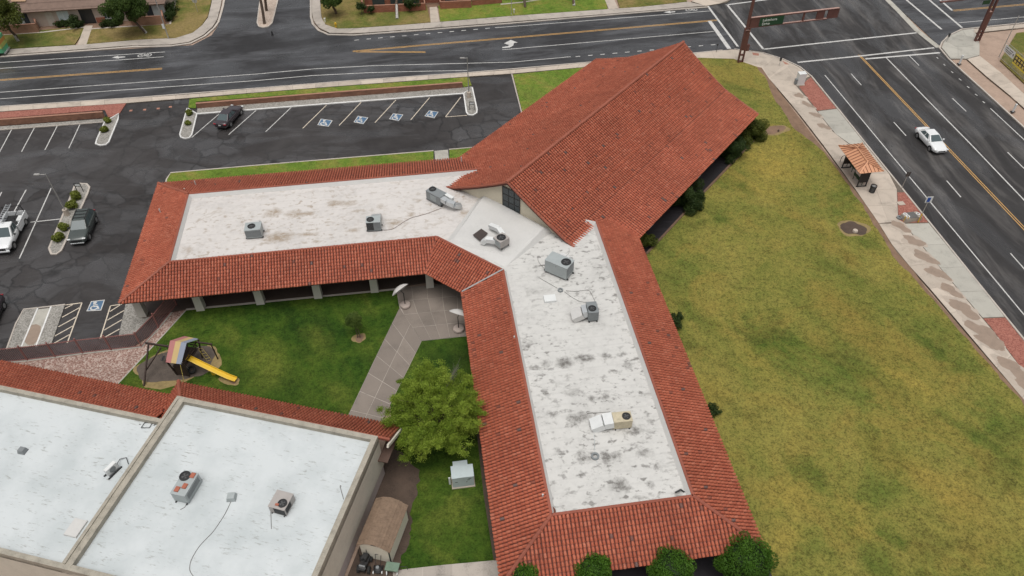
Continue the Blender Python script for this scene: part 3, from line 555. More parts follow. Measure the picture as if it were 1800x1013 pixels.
def roof_near():
    k = N('white roof coating hall'); v = k.map(R(-13.3))
    a = k.noise(.3, 5, .6, vec=v); col = k.ramp(a, [(.35, (.46, .495, .50)), (.6, (.56, .59, .595))])
    d = k.noise(1.6, 4, .72, vec=k.map(R(-13.3), (1.0, 5.0, 1))); z = k.ramp(k.noise(.8, 4, .7, vec=v), [(.44, 0.0), (.58, 1.0)])
    m_ = k.math('MULTIPLY', k.ramp(d, [(.57, 0.0), (.65, .75)]), z); col = k.mix(m_, col, (.24, .24, .22))
    k.bump(d, .15, .02); return k.out(col, .5)
ROOF_H = roof_near()
STUCCO = plain('stucco cream', (.62, .56, .44), .85, var=.08, scale=1.2)
STUCCO_W = plain('stucco column white', (.55, .53, .47), .8, var=.08, scale=1.5)
STUCCO_B = plain('stucco beige', (.58, .54, .46), .85, var=.12, scale=.6)
STUCCO_P = plain('stucco lower band mauve', (.44, .375, .36), .85, var=.12, scale=.6)
PARAPET = plain('parapet worn stucco', (.34, .31, .255), .9, var=.32, scale=1.6, bump=.4)
WALL_BR = plain('brown slump block wall', (.10, .062, .046), .85, var=.2, scale=1.5)
SOFFIT = plain('brown timber soffit', (.10, .06, .045), .85, var=.2)
def glassm(name, col=(.03, .04, .045), rough=.08):
    k = N(name); return k.out(col, rough, 0.0, .6)
GLASS = glassm('dark window glass'); FRAME_D = plain('dark bronze frame', (.03, .028, .028), .5)

# ------------------------------------------------------------ barrel tile roofing
TW, TL = .265, .325
def tile_template(w=TW, l=TL):
    P = []
    for y, r, dz in ((-.06, w*.33, .012), (l+.01, w*.42, .062)):
        for i in range(6):
            t = math.pi*i/5; P.append((-r*math.cos(t), y, dz+r*1.05*math.sin(t)))
    F = [(i, i+1, 7+i, 6+i) for i in range(5)]+[(6, 7, 10, 11), (7, 8, 9, 10)]
    return np.array(P), np.array(F)
TP, TF = tile_template()
def tile_frames(poly, eave0, eave1, w=TW, l=TL):
    """frames (origin, across, down, normal) of the tiles that fill the planar polygon; eave0-eave1 is its lower edge"""
    poly = [np.asarray(p, float) for p in poly]; a = np.asarray(eave1, float)-np.asarray(eave0, float); a[2] = 0; a /= np.linalg.norm(a)
    nn = np.cross(poly[1]-poly[0], poly[2]-poly[0]); nn /= np.linalg.norm(nn)
    if nn[2] < 0: nn = -nn
    d = np.cross(a, nn)
    if d[2] > 0: d = -d
    if np.cross(a, d)@nn < 0: a = -a
    o = np.asarray(eave0, float); Q = np.array([((p-o)@a, (p-o)@d) for p in poly])
    x0, x1 = Q[:, 0].min(), Q[:, 0].max(); y0, y1 = Q[:, 1].min(), Q[:, 1].max()
    ys = np.arange(y1-l+.05, y0-l, -l); xs = np.arange(x0+w*.5, x1, w)
    X, Y = np.meshgrid(xs, ys); X = X.ravel(); Y = Y.ravel(); yc = Y+l*.5
    ins = np.zeros(len(X), bool); n = len(Q)
    for i in range(n):
        (ax, ay), (bx, by) = Q[i], Q[(i+1) % n]
        c = ((ay > yc) != (by > yc)); ins ^= c & (X < (bx-ax)*(yc-ay)/((by-ay) if by != ay else 1e-9)+ax)
    X = X[ins]; Y = Y[ins]; k = len(X)
    org = o+np.outer(X+rng.normal(0, .006, k), a)+np.outer(Y+rng.normal(0, .010, k), d)
    return org, np.tile(a, (k, 1)), np.tile(d, (k, 1)), np.tile(nn, (k, 1))
def lay_tiles(root, parts, stuff_name, max_single=300):
    """parts: list of (roof_part_object, frames). The tiles that show largest become single objects, the rest one mesh."""
    org = np.concatenate([f[0] for _, f in parts]); A = np.concatenate([f[1] for _, f in parts]); D = np.concatenate([f[2] for _, f in parts]); NN = np.concatenate([f[3] for _, f in parts])
    own = np.concatenate([np.full(len(f[0]), i) for i, (_, f) in enumerate(parts)])
    rel = org-np.array([0, 0, CAM_H]); dep = rel@_f; px = 900+FPX*(rel@_r)/dep; py = 506.5-FPX*(rel@_u)/dep
    vis = (px > 5) & (px < 1795) & (py > 0) & (py < 1005); face = -(NN*rel).sum(1)/np.linalg.norm(rel, axis=1)
    size = np.where(vis & (face > .1), face/dep**2, 0); order = np.argsort(-size); single = order[:max_single]; rest = order[max_single:]
    V = org[rest][:, None, :]+TP[None, :, 0:1]*A[rest][:, None, :]+TP[None, :, 1:2]*D[rest][:, None, :]+TP[None, :, 2:3]*NN[rest][:, None, :]
    F = (TF[None]+np.arange(len(rest))[:, None, None]*len(TP)).reshape(-1, 4)
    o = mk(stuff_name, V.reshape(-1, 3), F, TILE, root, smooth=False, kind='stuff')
    at = o.data.attributes.new('tint', 'FLOAT', 'POINT'); at.data.foreach_set('value', np.repeat(rng.random(len(rest)), len(TP)).astype(np.float32))
    al = (TP[:, 1]-TP[:, 1].min())/np.ptp(TP[:, 1]); at = o.data.attributes.new('along', 'FLOAT', 'POINT'); at.data.foreach_set('value', np.tile(al, len(rest)).astype(np.float32))
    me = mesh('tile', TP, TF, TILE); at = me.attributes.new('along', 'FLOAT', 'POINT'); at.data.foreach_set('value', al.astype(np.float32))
    for i in single:
        par = parts[own[i]][0]; t = bpy.data.objects.new('tile', me); COL.objects.link(t); t.parent = par
        M = Matrix.Identity(4); loc = org[i]-WL[par.name]
        for r in range(3): M[r][0], M[r][1], M[r][2], M[r][3] = A[i][r], D[i][r], NN[i][r], loc[r]
        t.matrix_local = M
def ridge(root, a, b, name='ridge_cap', r=.17):
    a = np.asarray(a, float); b = np.asarray(b, float); L = np.linalg.norm(b-a); d = (b-a)/L; n = max(1, int(L/.38)); q = B()
    for i in range(n):
        p0 = a+d*(i*L/n-.02); p1 = a+d*((i+1)*L/n+.03); j = rng.normal(0, .008, 3); q.cyl(p0+j+[0, 0, .02], p1+j+[0, 0, .045], r*.85, r, 8)
    return q.mk(name, TILE, root)
def inset(P, d):
    P = [np.array(p, float) for p in P]; n = len(P); A = sum(P[i][0]*P[(i+1) % n][1]-P[(i+1) % n][0]*P[i][1] for i in range(n)); s = 1 if A > 0 else -1; out = []
    for i in range(n):
        e0 = P[i]-P[i-1]; e1 = P[(i+1) % n]-P[i]; e0 /= np.linalg.norm(e0); e1 /= np.linalg.norm(e1)
        n0 = s*np.array([-e0[1], e0[0]]); n1 = s*np.array([-e1[1], e1[0]]); k = n0+n1; out.append(P[i]+k*d/max(.3, 1+n0@n1))
    return out

# ------------------------------------------------------------ the church
CA = R(8.0); E1 = np.array([math.cos(CA), math.sin(CA), 0]); E2 = np.array([-math.sin(CA), math.cos(CA), 0])
def Lc(x, y, z=0.0): return E1*x+E2*y+np.array([0, 0, z])
UA = R(53.0); U_ = np.array([math.cos(UA), math.sin(UA), 0]); N_ = np.array([-math.sin(UA), math.cos(UA), 0])
def Uc(u, n, z=0.0): return U_*u+N_*n+np.array([0, 0, z])
church = thing('church', Lc(4, 48, 0), 'church with red barrel tile roofs, two white flat-roofed wings and a tall gabled chapel', 'church')
ZE, ZW, ZD = 3.2, 4.8, 4.5
x0, x1, xs0, xs1, xc0, xc1 = -27.8, -23.6, 2.15, 5.95, 15.65, 19.62
yN, yn, yi, yI, yb, yB = 68.1, 63.55, 53.4, 50.35, 24.07, 20.6
skirts = {
 'north': [(x1, yn, ZW), (9, yn, ZW), (9, yN, ZE), (x0, yN, ZE)],
 'west': [(x1, yi, ZW), (x1, yn, ZW), (x0, yN, ZE), (x0, yI, ZE)],
 'court': [(.45, yi, ZW), (x1, yi, ZW), (x0, yI, ZE), (-.93, yI, ZE)],
 'chamfer': [(xs1, 48.0, ZW), (.45, yi, ZW), (-.93, yI, ZE), (xs0, 47.35, ZE)],
 'inner': [(xs1, yb, ZW), (xs1, 48.0, ZW), (xs0, 47.35, ZE), (xs0, yB, ZE)],
 'south': [(xc0, yb, ZW), (xs1, yb, ZW), (xs0, yB, ZE), (xc1, yB, ZE)],
 'east': [(xc0, 53.7, ZW), (xc0, yb, ZW), (xc1, yB, ZE), (xc1, 56, ZE)]}
tiles = []
for nm, P in skirts.items():
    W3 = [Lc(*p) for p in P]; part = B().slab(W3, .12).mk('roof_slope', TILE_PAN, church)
    tiles.append((part, tile_frames(W3, W3[3], W3[2])))
PROF = [(0, 8.35), (1.7, 7.33), (3.4, 6.37), (5.0, 5.53), (6.6, 4.76), (8.8, 3.92), (11.25, 3.1)]; NM = 34.35; US, UN = 44.9, 78.9
prow = lambda d: UN+1.0*max(0, 1-d/6.5)
for s in (-1, 1):
    for (d0, z0), (d1, z1) in zip(PROF, PROF[1:]):
        P = [Uc(US, NM+s*d0, z0), Uc(prow(d0), NM+s*d0, z0), Uc(prow(d1), NM+s*d1, z1), Uc(US, NM+s*d1, z1)]
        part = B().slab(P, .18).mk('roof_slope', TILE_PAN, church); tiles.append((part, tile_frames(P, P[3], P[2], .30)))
lay_tiles(church, tiles, 'roof_tiles')
ridge(church, Uc(US-.05, NM, 8.42), Uc(prow(0)+.05, NM, 8.42), r=.19)
for a, b in ((skirts['north'][0], skirts['north'][3]), (skirts['west'][0], skirts['west'][3]), (skirts['south'][0], skirts['south'][3]), (skirts['south'][1], skirts['south'][2])): ridge(church, Lc(*a)+[0, 0, .06], Lc(*b)+[0, 0, .06], 'hip_cap', .15)
ridge(church, Lc(.45, yi, ZW+.05), Lc(-.93, yI, ZE+.04), 'hip_cap', .09)
for s in (-1, 1):                          # rake tiles of both gables
    for u_, f in ((US, lambda d: US), (UN, prow)):
        for (d0, z0), (d1, z1) in zip(PROF, PROF[1:]): ridge(church, Uc(f(d0), NM+s*d0, z0+.06), Uc(f(d1), NM+s*d1, z1+.06), 'rake_cap', .12)
q = B()
for P in skirts.values(): q.beam(Lc(*P[0])+[0, 0, .05], Lc(*P[1])+[0, 0, .05], .2, .14)
q.mk('top_course', TILE, church)
# metal valley strips
FLASH = plain('grey metal flashing', (.42, .41, .40), .45, .3, var=.2)
B().beam(Lc(xs1, 48.0, ZW+.19), Lc(xs0, 47.35, ZE+.19), .15, .03).mk('valley_flashing', FLASH, church)
RP = [(x1, yn), (9, yn), (10.5, 58), (14.5, 54.0), (xc0, 53.4), (xc0, yb), (xs1, yb), (xs1, 48.0), (.45, yi), (x1, yi)]
wd = [(x1, yn), (9, yn), (11, 59), (8.0, 51.0), (3.2, 50.7), (.45, yi), (x1, yi)]; sd_ = [(8.0, 51.0), (11, 59), (14.5, 54.0), (xc0, 53.4), (xc0, yb), (xs1, yb), (xs1, 48.0), (3.2, 50.7)]
B().prism([Lc(*p) for p in wd], ZD-.2, ZD).mk('flat_roof', ROOF_W, church); B().prism([Lc(*p) for p in sd_], ZD-.2, ZD+.002).mk('flat_roof', ROOF_S, church)
q = B(); i1 = inset(RP, .10); i2 = inset(RP, .34); n = len(RP)
for i in range(n):
    if i in (1, 2): continue
    j = (i+1) % n
    q.face([Lc(*RP[i], ZW+.06), Lc(*RP[j], ZW+.06), Lc(*i1[j], ZW+.06), Lc(*i1[i], ZW+.06)]); q.face([Lc(*i1[i], ZW+.06), Lc(*i1[j], ZW+.06), Lc(*i2[j], ZD+.004), Lc(*i2[i], ZD+.004)])
    q.face([Lc(*RP[j], ZW+.06), Lc(*RP[i], ZW+.06), Lc(*RP[i], ZW-.3), Lc(*RP[j], ZW-.3)])
q.mk('roof_edge', ROOF_P, church)
PL = [G(852, 343, 5.1), G(956, 401, 5.1), G(893, 451, 4.8), G(797, 420, 4.8)]; Pb = [G(850, 338, 4.55), G(975, 404, ZD), G(889, 470, ZD), G(784, 425, ZD)]
q = B().face(PL[::-1])
for i in range(4): q.face([PL[i], PL[(i+1) % 4], Pb[(i+1) % 4], Pb[i]])
q.mk('raised_roof', ROOF_P, church)
# walls, soffit, gable, windows, columns
q = B(); WP = [(-25.2, 65.4), (8, 65.4), (12, 60), (17.2, 54), (17.2, 22.6), (4.6, 22.6), (4.6, 47.6), (0.0, 54.6), (-25.2, 54.6)]
q.prism([Lc(*p) for p in WP], 0, ZE-.05).mk('wall', WALL_BR, church)
CP = [Uc(46.1, NM-9.2), Uc(78, NM-9.2), Uc(78, NM+9.2), Uc(46.1, NM+9.2)]; B().prism(CP, 0, 3.2).mk('wall', STUCCO, church)
for u_ in (45.35, 78.0):
    q = B(); pts = [(-8.5, 3.2), (-6.5, 4.55), (-3.4, 6.1), (0, 8.1), (3.4, 6.1), (6.5, 4.55), (8.5, 3.2)]
    F0 = [Uc(u_, NM+d, z) for d, z in pts]; F1 = [Uc(u_+.3, NM+d, z) for d, z in pts]; n = len(pts)
    q.add(F0+F1, [tuple(range(n)), tuple(range(n, 2*n))[::-1]]+[(i, (i+1) % n, n+(i+1) % n, n+i) for i in range(n)]); q.mk('gable_wall', STUCCO, church)
win = B()
for a, b in ((33.15, 33.2), (33.8, 33.85), (34.5, 34.55), (35.2, 35.25)): win.prism([Uc(45.27, a), Uc(45.34, a), Uc(45.34, b), Uc(45.27, b)], 4.9, 7.4)
for z in (4.9, 5.7, 6.5, 7.35): win.prism([Uc(45.27, 33.15), Uc(45.34, 33.15), Uc(45.34, 35.25), Uc(45.27, 35.25)], z, z+.06)
win = win.mk('gable_window', FRAME_D, church)
for a in (33.22, 33.9, 34.57):
    for z in (4.97, 5.77, 6.57): B().prism([Uc(45.30, a), Uc(45.32, a), Uc(45.32, a+.6), Uc(45.30, a+.6)], z, z+.71).mk('pane', GLASS, win)
q = B()
for P in ([(x0+.1, yN-.1), (8, yN-.1), (8, 65.2), (x0+.1, 65.2)], [(x0+.1, 65.2), (-25, 65.2), (-25, 54.6), (x0+.1, 54.6)], [(x0+.1, 54.6), (.2, 54.6), (-.8, yI+.1), (x0+.1, yI+.1)], [(.2, 54.6), (4.7, 47.6), (xs0+.1, 47.3), (-.8, yI+.1)], [(xs0+.1, 47.3), (4.7, 47.3), (4.7, yB+.1), (xs0+.1, yB+.1)], [(4.7, 22.7), (xc1-.1, 22.7), (xc1-.1, yB+.1), (4.7, yB+.1)], [(17.1, 22.7), (xc1-.1, 22.7), (xc1-.1, 54), (17.1, 54)]):
    q.prism([Lc(*p) for p in P], ZE-.22, ZE-.16)
q.mk('soffit', SOFFIT, church)
for px in ((252, 553), (354, 542), (459, 531), (560, 520.5), (659, 510), (756, 502)):
    p = G(*px, .1); B().box((p[0], p[1], .05), (.75, .75, 3.0), CA, .82).mk('column', STUCCO_W, church)
for px in ((1147.5, 399), (1231, 312)):
    p = G(*px, .1); p = p+N_*.5; B().box((p[0], p[1], .05), (.75, .75, 2.95), UA, .82).mk('column', STUCCO_W, church)
for x in (-22, -18.5, -14, -10.5, -6, -2.5):                  # doors and windows under the arcade
    d = B().prism([Lc(x, 54.52), Lc(x+1.1, 54.52), Lc(x+1.1, 54.62), Lc(x, 54.62)], .1, 2.25).mk('door', FRAME_D, church)
    w_ = B().prism([Lc(x+1.6, 54.5), Lc(x+3.0, 54.5), Lc(x+3.0, 54.62), Lc(x+1.6, 54.62)], 1.0, 2.2).mk('window', GLASS, church)
for px in ((343, 322), (325, 335), (281, 371), (811, 280)):   # small plumbing vents on the tiles
    p = G(*px, 4.1); B().cyl(p-[0, 0, .5], p+[0, 0, .25], .06, n=8).mk('vent_pipe', ROOF_P, church)
for px in ((904, 595), (954, 873)):
    p = G(*px, 4.8); B().cyl(p-[0, 0, .3], p+[0, 0, .28], .06, n=8).mk('vent_pipe', ROOF_P, church)

# ------------------------------------------------------------ the hall in the foreground
HA = R(-13.3); H1 = np.array([math.cos(HA), math.sin(HA), 0]); H2 = np.array([-math.sin(HA), math.cos(HA), 0])
def Hc(x, y, z=0.0): return H1*x+H2*y+np.array([0, 0, z])
hall = thing('hall', Hc(-28, 21, 0), 'beige hall with two white flat roofs, worn parapets and a red tile skirt', 'building')
HX0, HXM, HX1, HY0, HY1, HY2 = -62, -32.15, -16.5, 14.0, 25.6, 27.75
B().prism([Hc(HXM, HY0), Hc(HX1, HY0), Hc(HX1, HY2), Hc(HXM, HY2)], 1.35, 4.55).mk('wall', STUCCO_B, hall)
B().prism([Hc(HXM+.06, HY0+.06), Hc(HX1-.06, HY0+.06), Hc(HX1-.06, HY2-.06), Hc(HXM+.06, HY2-.06)], 0, 1.32).mk('lower_wall', STUCCO_P, hall)
B().prism([Hc(HX0, HY0), Hc(HXM-.01, HY0), Hc(HXM-.01, HY1), Hc(HX0, HY1)], 0, 4.55).mk('wall', STUCCO_B, hall)
B().prism([Hc(HXM+.3, HY0+.3), Hc(HX1-.3, HY0+.3), Hc(HX1-.3, HY2-.3), Hc(HXM+.3, HY2-.3)], 4.4, 4.62).mk('flat_roof', ROOF_H, hall)
B().prism([Hc(HX0, HY0+.3), Hc(HXM-.3, HY0+.3), Hc(HXM-.3, HY1-.3), Hc(HX0, HY1-.3)], 4.4, 4.60).mk('flat_roof', ROOF_H, hall)
def par(a, b, w, z0, z1, mat=PARAPET):
    B().strip([Hc(*a), Hc(*b)], w, z0, z1).mk('parapet', mat, hall)
par((HX1-.19, HY0), (HX1-.19, HY2), .38, 4.3, 5.0); par((HXM+.38, HY2-.19), (HX1-.38, HY2-.19), .38, 4.3, 5.0); par((HXM+.02, HY0), (HXM+.02, HY2), .72, 4.3, 5.02)
par((HX0, HY1-.17), (HXM-.34, HY1-.17), .34, 4.3, 5.0); par((HX0, HY0+.17), (HXM-.34, HY0+.17), .34, 4.3, 5.0); par((HXM+.38, HY0+.19), (HX1-.38, HY0+.19), .38, 4.3, 5.0)
B().strip([Hc(HXM-.12, HY0+.3), Hc(HXM-.12, HY2-.3)], .12, 5.0, 5.1).mk('parapet_cap', PARAPET, hall)
hs_ = [[(HX0, HY1+.02, 4.72), (HXM-1.0, HY1+.02, 4.72), (-33.6, 28.8, 3.15), (HX0, 28.8, 3.15)],
       [(-32.3, HY2+.02, 4.72), (-15.65, HY2+.02, 4.72), (-15.65, 30.15, 3.05), (-34.45, 30.15, 3.05)],
       [(-32.2, 25.4, 4.72), (-32.3, HY2+.02, 4.72), (-34.45, 30.15, 3.05), (-34.45, 25.4, 3.05)]]
tl = []
for P in hs_:
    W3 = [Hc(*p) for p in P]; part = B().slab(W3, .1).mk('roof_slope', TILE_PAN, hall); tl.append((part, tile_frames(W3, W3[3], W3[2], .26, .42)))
lay_tiles(hall, tl, 'roof_tiles')
B().beam(Hc(HX0, HY1+.08, 4.76), Hc(HXM-.9, HY1+.08, 4.76), .16, .12).beam(Hc(-32.3, HY2+.08, 4.76), Hc(-15.65, HY2+.08, 4.76), .16, .12).mk('top_course', TILE, hall)
ridge(hall, Hc(-32.3, HY2, 4.8), Hc(-34.5, 30.2, 3.12), 'hip_cap', .16)
B().beam(Hc(-15.6, HY2-.5, 4.75), Hc(-15.6, 30.2, 3.05), .14, .26).mk('barge_board', STUCCO_B, hall)
B().prism([Hc(HX1, 27.0), Hc(-15.75, 27.0), Hc(-15.75, 30.0), Hc(HX1, 30.0)], 2.85, 2.95).mk('soffit', SOFFIT, hall)
# ------------------------------------------------------------ vegetation
def leafmat(name, cols, rough=.55):
    k = N(name); at = k.n('ShaderNodeAttribute', attribute_name='tint')
    col = k.ramp(at.outputs['Fac'], [(i/(len(cols)-1), c) for i, c in enumerate(cols)])
    k.b.inputs['Subsurface Weight'].default_value = 0
    tr = k.n('ShaderNodeBsdfTranslucent'); k.l(col, tr.inputs[0]); mx = k.n('ShaderNodeMixShader'); mx.inputs[0].default_value = .35
    m_ = k.out(col, rough, spec=.2); o = k.t.nodes['Material Output']; k.l(k.b.outputs[0], mx.inputs[1]); k.l(tr.outputs[0], mx.inputs[2]); k.l(mx.outputs[0], o.inputs[0]); return m_
LEAF_Y = leafmat('leaves yellow green', [(.11, .17, .018), (.18, .265, .028), (.26, .35, .045), (.36, .43, .075)])
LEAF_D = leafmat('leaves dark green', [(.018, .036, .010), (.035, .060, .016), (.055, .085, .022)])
LEAF_T = leafmat('leaves clipped ficus', [(.022, .065, .007), (.052, .125, .012), (.09, .19, .02)])
LEAF_M = leafmat('leaves mid green', [(.03, .055, .012), (.055, .095, .02), (.085, .13, .028)])
LEAF_S = leafmat('leaves sapling', [(.05, .085, .016), (.085, .135, .026), (.13, .18, .04)])
LEAF_O = leafmat('leaves olive shrub', [(.04, .06, .010), (.08, .10, .018), (.13, .145, .03)])
BARK = plain('bark brown', (.10, .07, .05), .9, var=.3, scale=6, bump=.4); LIMEWASH = plain('limewashed bark', (.42, .40, .37), .9, var=.25, scale=4)
def leaves(lumps, n, size, fill=.35, flat=1.0, droop=0.0):
    c = np.array([l[0] for l in lumps], float); r = np.array([l[1] for l in lumps], float); w = r**2; w /= w.sum()
    i = rng.choice(len(lumps), n, p=w); d = rng.normal(size=(n, 3)); d /= np.linalg.norm(d, axis=1)[:, None]
    rad = r[i]*np.where(rng.random(n) < fill, rng.random(n)**.5, .84+.2*rng.random(n)); P = c[i]+d*rad[:, None]*np.array([1, 1, flat])
    nn = d+rng.normal(0, .75, (n, 3)); nn[:, 2] += .35; nn /= np.linalg.norm(nn, axis=1)[:, None]
    a = np.cross(nn, rng.normal(size=(n, 3))); a /= np.linalg.norm(a, axis=1)[:, None]; b = np.cross(nn, a)
    s = size*(.6+.8*rng.random(n))[:, None]; a = a*s; b = b*s*.55
    if droop: a[:, 2] -= droop*s[:, 0]
    V = np.stack([P-a, P-b, P+a, P+b], 1).reshape(-1, 3); F = np.arange(4*n).reshape(n, 4)
    clump = (np.sin(i*12.9898)*43758.5453) % 1.0
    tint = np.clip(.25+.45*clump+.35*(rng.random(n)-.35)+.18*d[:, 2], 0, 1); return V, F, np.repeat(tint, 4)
def crown(parent, lumps, n, size, mat, name='crown', **k):
    V, F, t = leaves(lumps, n, size, **k); o = mk(name, V, F, mat, parent)
    at = o.data.attributes.new('tint', 'FLOAT', 'POINT'); at.data.foreach_set('value', t.astype(np.float32)); return o
def lump_ball(c, R_, k, r, flat=.85, low=-.3):
    out = []
    while len(out) < k:
        d = rng.normal(size=3); d /= np.linalg.norm(d)
        if d[2] < low: continue
        out.append((np.array(c)+d*R_*np.array([1, 1, flat])*rng.uniform(.55, 1.0), r*rng.uniform(.75, 1.25)))
    return out
def trunk(parent, base, top, r0, r1, limbs=(), mat=BARK, bend=.08, name='trunk'):
    base = np.array(base, float); top = np.array(top, float); P = [base+(top-base)*t+np.array([rng.normal(0, bend), rng.normal(0, bend), 0])*(0 < t < 1) for t in np.linspace(0, 1, 5)]
    q = B().tube(P, list(np.linspace(r0, r1, 5)), 8)
    for l in limbs:
        m_ = (P[3]+np.array(l))/2+np.array([0, 0, .15]); q.tube([P[3], m_, np.array(l)], [r1*.9, r1*.6, r1*.25], 6)
    return q.mk(name, mat, parent)

# big courtyard tree
b0 = G(768, 770, .1); t_ = thing('courtyard_tree', b0, 'large feathery yellow-green tree beside the courtyard path and the hall', 'tree')
cc = np.array([-5.9, 34.1, 4.2]); fork = cc+[0, 0, -1.6]; SP = []; limbs_ = []
for k in range(120):                        # limbs fan out from the fork; sprays of leaves sit along their outer half
    d = rng.normal(size=3); d[2] = abs(d[2])*.75-.12; d /= np.linalg.norm(d); ln_ = rng.uniform(2.6, 4.25)*(1-.08*max(0, d[2])); tip = fork+d*ln_*np.array([.98, 1.0, 1.05])+[0, 0, .3]
    mid_ = fork+(tip-fork)*.5+rng.normal(0, .25, 3)+[0, 0, .25]; limbs_.append((mid_, tip))
    for s in np.linspace(.35, 1.08, 7): p = mid_*(1-s)+tip*s if s > 0 else mid_; SP.append((p+rng.normal(0, .18, 3), rng.uniform(.2, .42)*(1.15-.35*s)))
def spray(parent, SP, n, size, mat):
    c = np.array([p for p, r in SP]); r = np.array([r for p, r in SP]); i = rng.choice(len(SP), n); P = c[i]+rng.normal(size=(n, 3))*(r[i]*.55)[:, None]*np.array([1, 1, .75])
    nn = rng.normal(size=(n, 3)); nn[:, 2] += .9; nn /= np.linalg.norm(nn, axis=1)[:, None]; a = np.cross(nn, rng.normal(size=(n, 3))); a /= np.linalg.norm(a, axis=1)[:, None]; b = np.cross(nn, a); sc = size*(.5+rng.random(n))[:, None]
    V = np.stack([P-a*sc, P-b*sc*.45, P+a*sc, P+b*sc*.45], 1).reshape(-1, 3); o = mk('crown', V, np.arange(4*n).reshape(n, 4), mat, parent)
    hue = rng.random(len(SP)//7+1)[i//7]; t = np.clip(.15+.55*hue+.35*(rng.random(n)-.4), 0, 1); at = o.data.attributes.new('tint', 'FLOAT', 'POINT'); at.data.foreach_set('value', np.repeat(t, 4).astype(np.float32)); return o
spray(t_, SP, 150000, .052, LEAF_Y); q = B()
for m_, tp_ in limbs_: q.tube([fork, m_, tp_], [.05, .022, .008], 5)
q.mk('limbs', BARK, t_)
trunk(t_, b0, fork, .24, .16)
q = B(); top = cc+[1.35, 2.2, 1.0]
for k in range(16):
    d = np.array([rng.normal(.25, .35), rng.normal(.5, .35), rng.uniform(.1, .7)]); q.tube([top-[.6, 1, .6], top+d*.5, top+d*1.0], [.012, .008, .004], 4)
q.mk('bare_twigs', plain('grey twigs', (.16, .15, .12), .9), t_)
b0 = G(631, 594, .1); t_ = thing('sapling', b0, 'small round dark tree in a straw ring on the courtyard lawn', 'tree')
c = G(624, 565, 1.9); crown(t_, lump_ball(c, .72, 30, .3, 1.05), 9000, .05, LEAF_S, fill=.6)
for dx in (-.12, .1): trunk(t_, b0+[dx, 0, 0], c+[dx, 0, -.4], .05, .03, bend=.03)
ground_patch('ground', (631, 594.5), .58, .58, STRAW, .106); ground_patch('ground', (632, 595), .38, .38, DIRT, .112)
# clipped trees along the south end
for px, r, lab in (((1310, 988), 1.95, 'rightmost and largest clipped round green tree below the south eave'), ((1181, 1000), 1.7, 'second clipped round green tree from the right below the south eave'), ((1042, 1005), 1.45, 'third clipped round green tree from the right below the south eave'), ((921, 1016), 1.25, 'leftmost clipped round green tree at the bottom edge below the south eave')):
    c = G(*px, 3.0); t_ = thing('clipped_tree', (c[0], c[1], 0), lab, 'tree', 'clipped trees at the south end')
    crown(t_, lump_ball(c, r*.80, 60, r*.25, 1.0, -.8)+[(c, r*.8)], int(26000*r*r/3), .055, LEAF_T, fill=.12); trunk(t_, (c[0], c[1], 0), c, .16, .12)
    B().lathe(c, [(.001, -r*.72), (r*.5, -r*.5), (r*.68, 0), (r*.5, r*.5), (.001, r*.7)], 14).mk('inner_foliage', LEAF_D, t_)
# shrubs along the chapel and the east wing
def shrub(px, r, z, lab, mat=LEAF_D, grp='shrubs along the chapel and wings', n=9000, size=.07, flat=.9, cat='shrub'):
    c = G(*px, z); t_ = thing('shrub', (c[0], c[1], .1), lab, cat, grp); lm = [(c+rng.normal(0, 1, 3)*np.array([.5, .5, .32])*r, r*rng.uniform(.18, .48)) for _ in range(34)]; lm = [(np.r_[p[:2], max(p[2], rr*.8)], rr) for p, rr in lm]; crown(t_, lm, int(n*r*r*.8), size, mat, 'foliage', fill=.45)
    trunk(t_, (c[0], c[1], .05), c, .05, .03, bend=.02, name='stem'); return t_
shrub((1321, 226), 1.7, 1.3, 'pale green bush at the north corner of the chapel eave', LEAF_O); shrub((1288, 263), 1.65, 1.1, 'dark bush under the chapel eave next to the corner bush'); shrub((1208, 346), 1.75, 1.1, 'dark bush between the two white columns of the chapel'); shrub((1135, 425), .95, 1.0, 'small dark bush where chapel and east wing meet', LEAF_O); shrub((1186, 560), .65, .8, 'dark bush tucked under the middle of the east eave'); shrub((1252, 722), .45, .5, 'low brown-green bush under the southern part of the east eave')
LEAF_P = leafmat('leaves planter shrub', [(.09, .11, .02), (.15, .18, .03), (.22, .24, .05)])
def spiky(px, r, lab, grp, mat=LEAF_P):
    b0 = G(*px, .12); t_ = thing('planter_shrub', b0, lab, 'shrub', grp); crown(t_, lump_ball(b0+[0, 0, r*.45], r*.55, 14, r*.42, .7, -.2), int(2600*r/.6), .075, mat, 'foliage', fill=.4)
    q = B()
    for k in range(14):
        a = rng.uniform(0, 6.28); d = np.array([math.cos(a), math.sin(a), rng.uniform(.5, 1.2)]); q.tube([b0, b0+d*r*.8], [.02, .006], 4)
    q.mk('stems', BARK, t_)
for px, r, lab in (((136, 348), .72, 'green shrub nearest the sign frame on the long parking island'), ((128, 366), .72, 'green shrub just above the lamp base on the long parking island'), ((113, 403), .62, 'green shrub just below the lamp base on the long parking island'), ((104, 421), .68, 'green shrub at the lower end of the long parking island')): spiky(px, r, lab, 'shrubs on the long island')
for px, r, lab in (((190, 215), .55, 'upper shrub on the small island left of the driveway'), ((185, 231), .6, 'lower shrub on the small island left of the driveway'), ((333, 201), .55, 'upper shrub on the small island by the black sedan'), ((331, 219), .42, 'lower shrub on the small island by the black sedan')): spiky(px, r, lab, 'shrubs on the driveway islands')
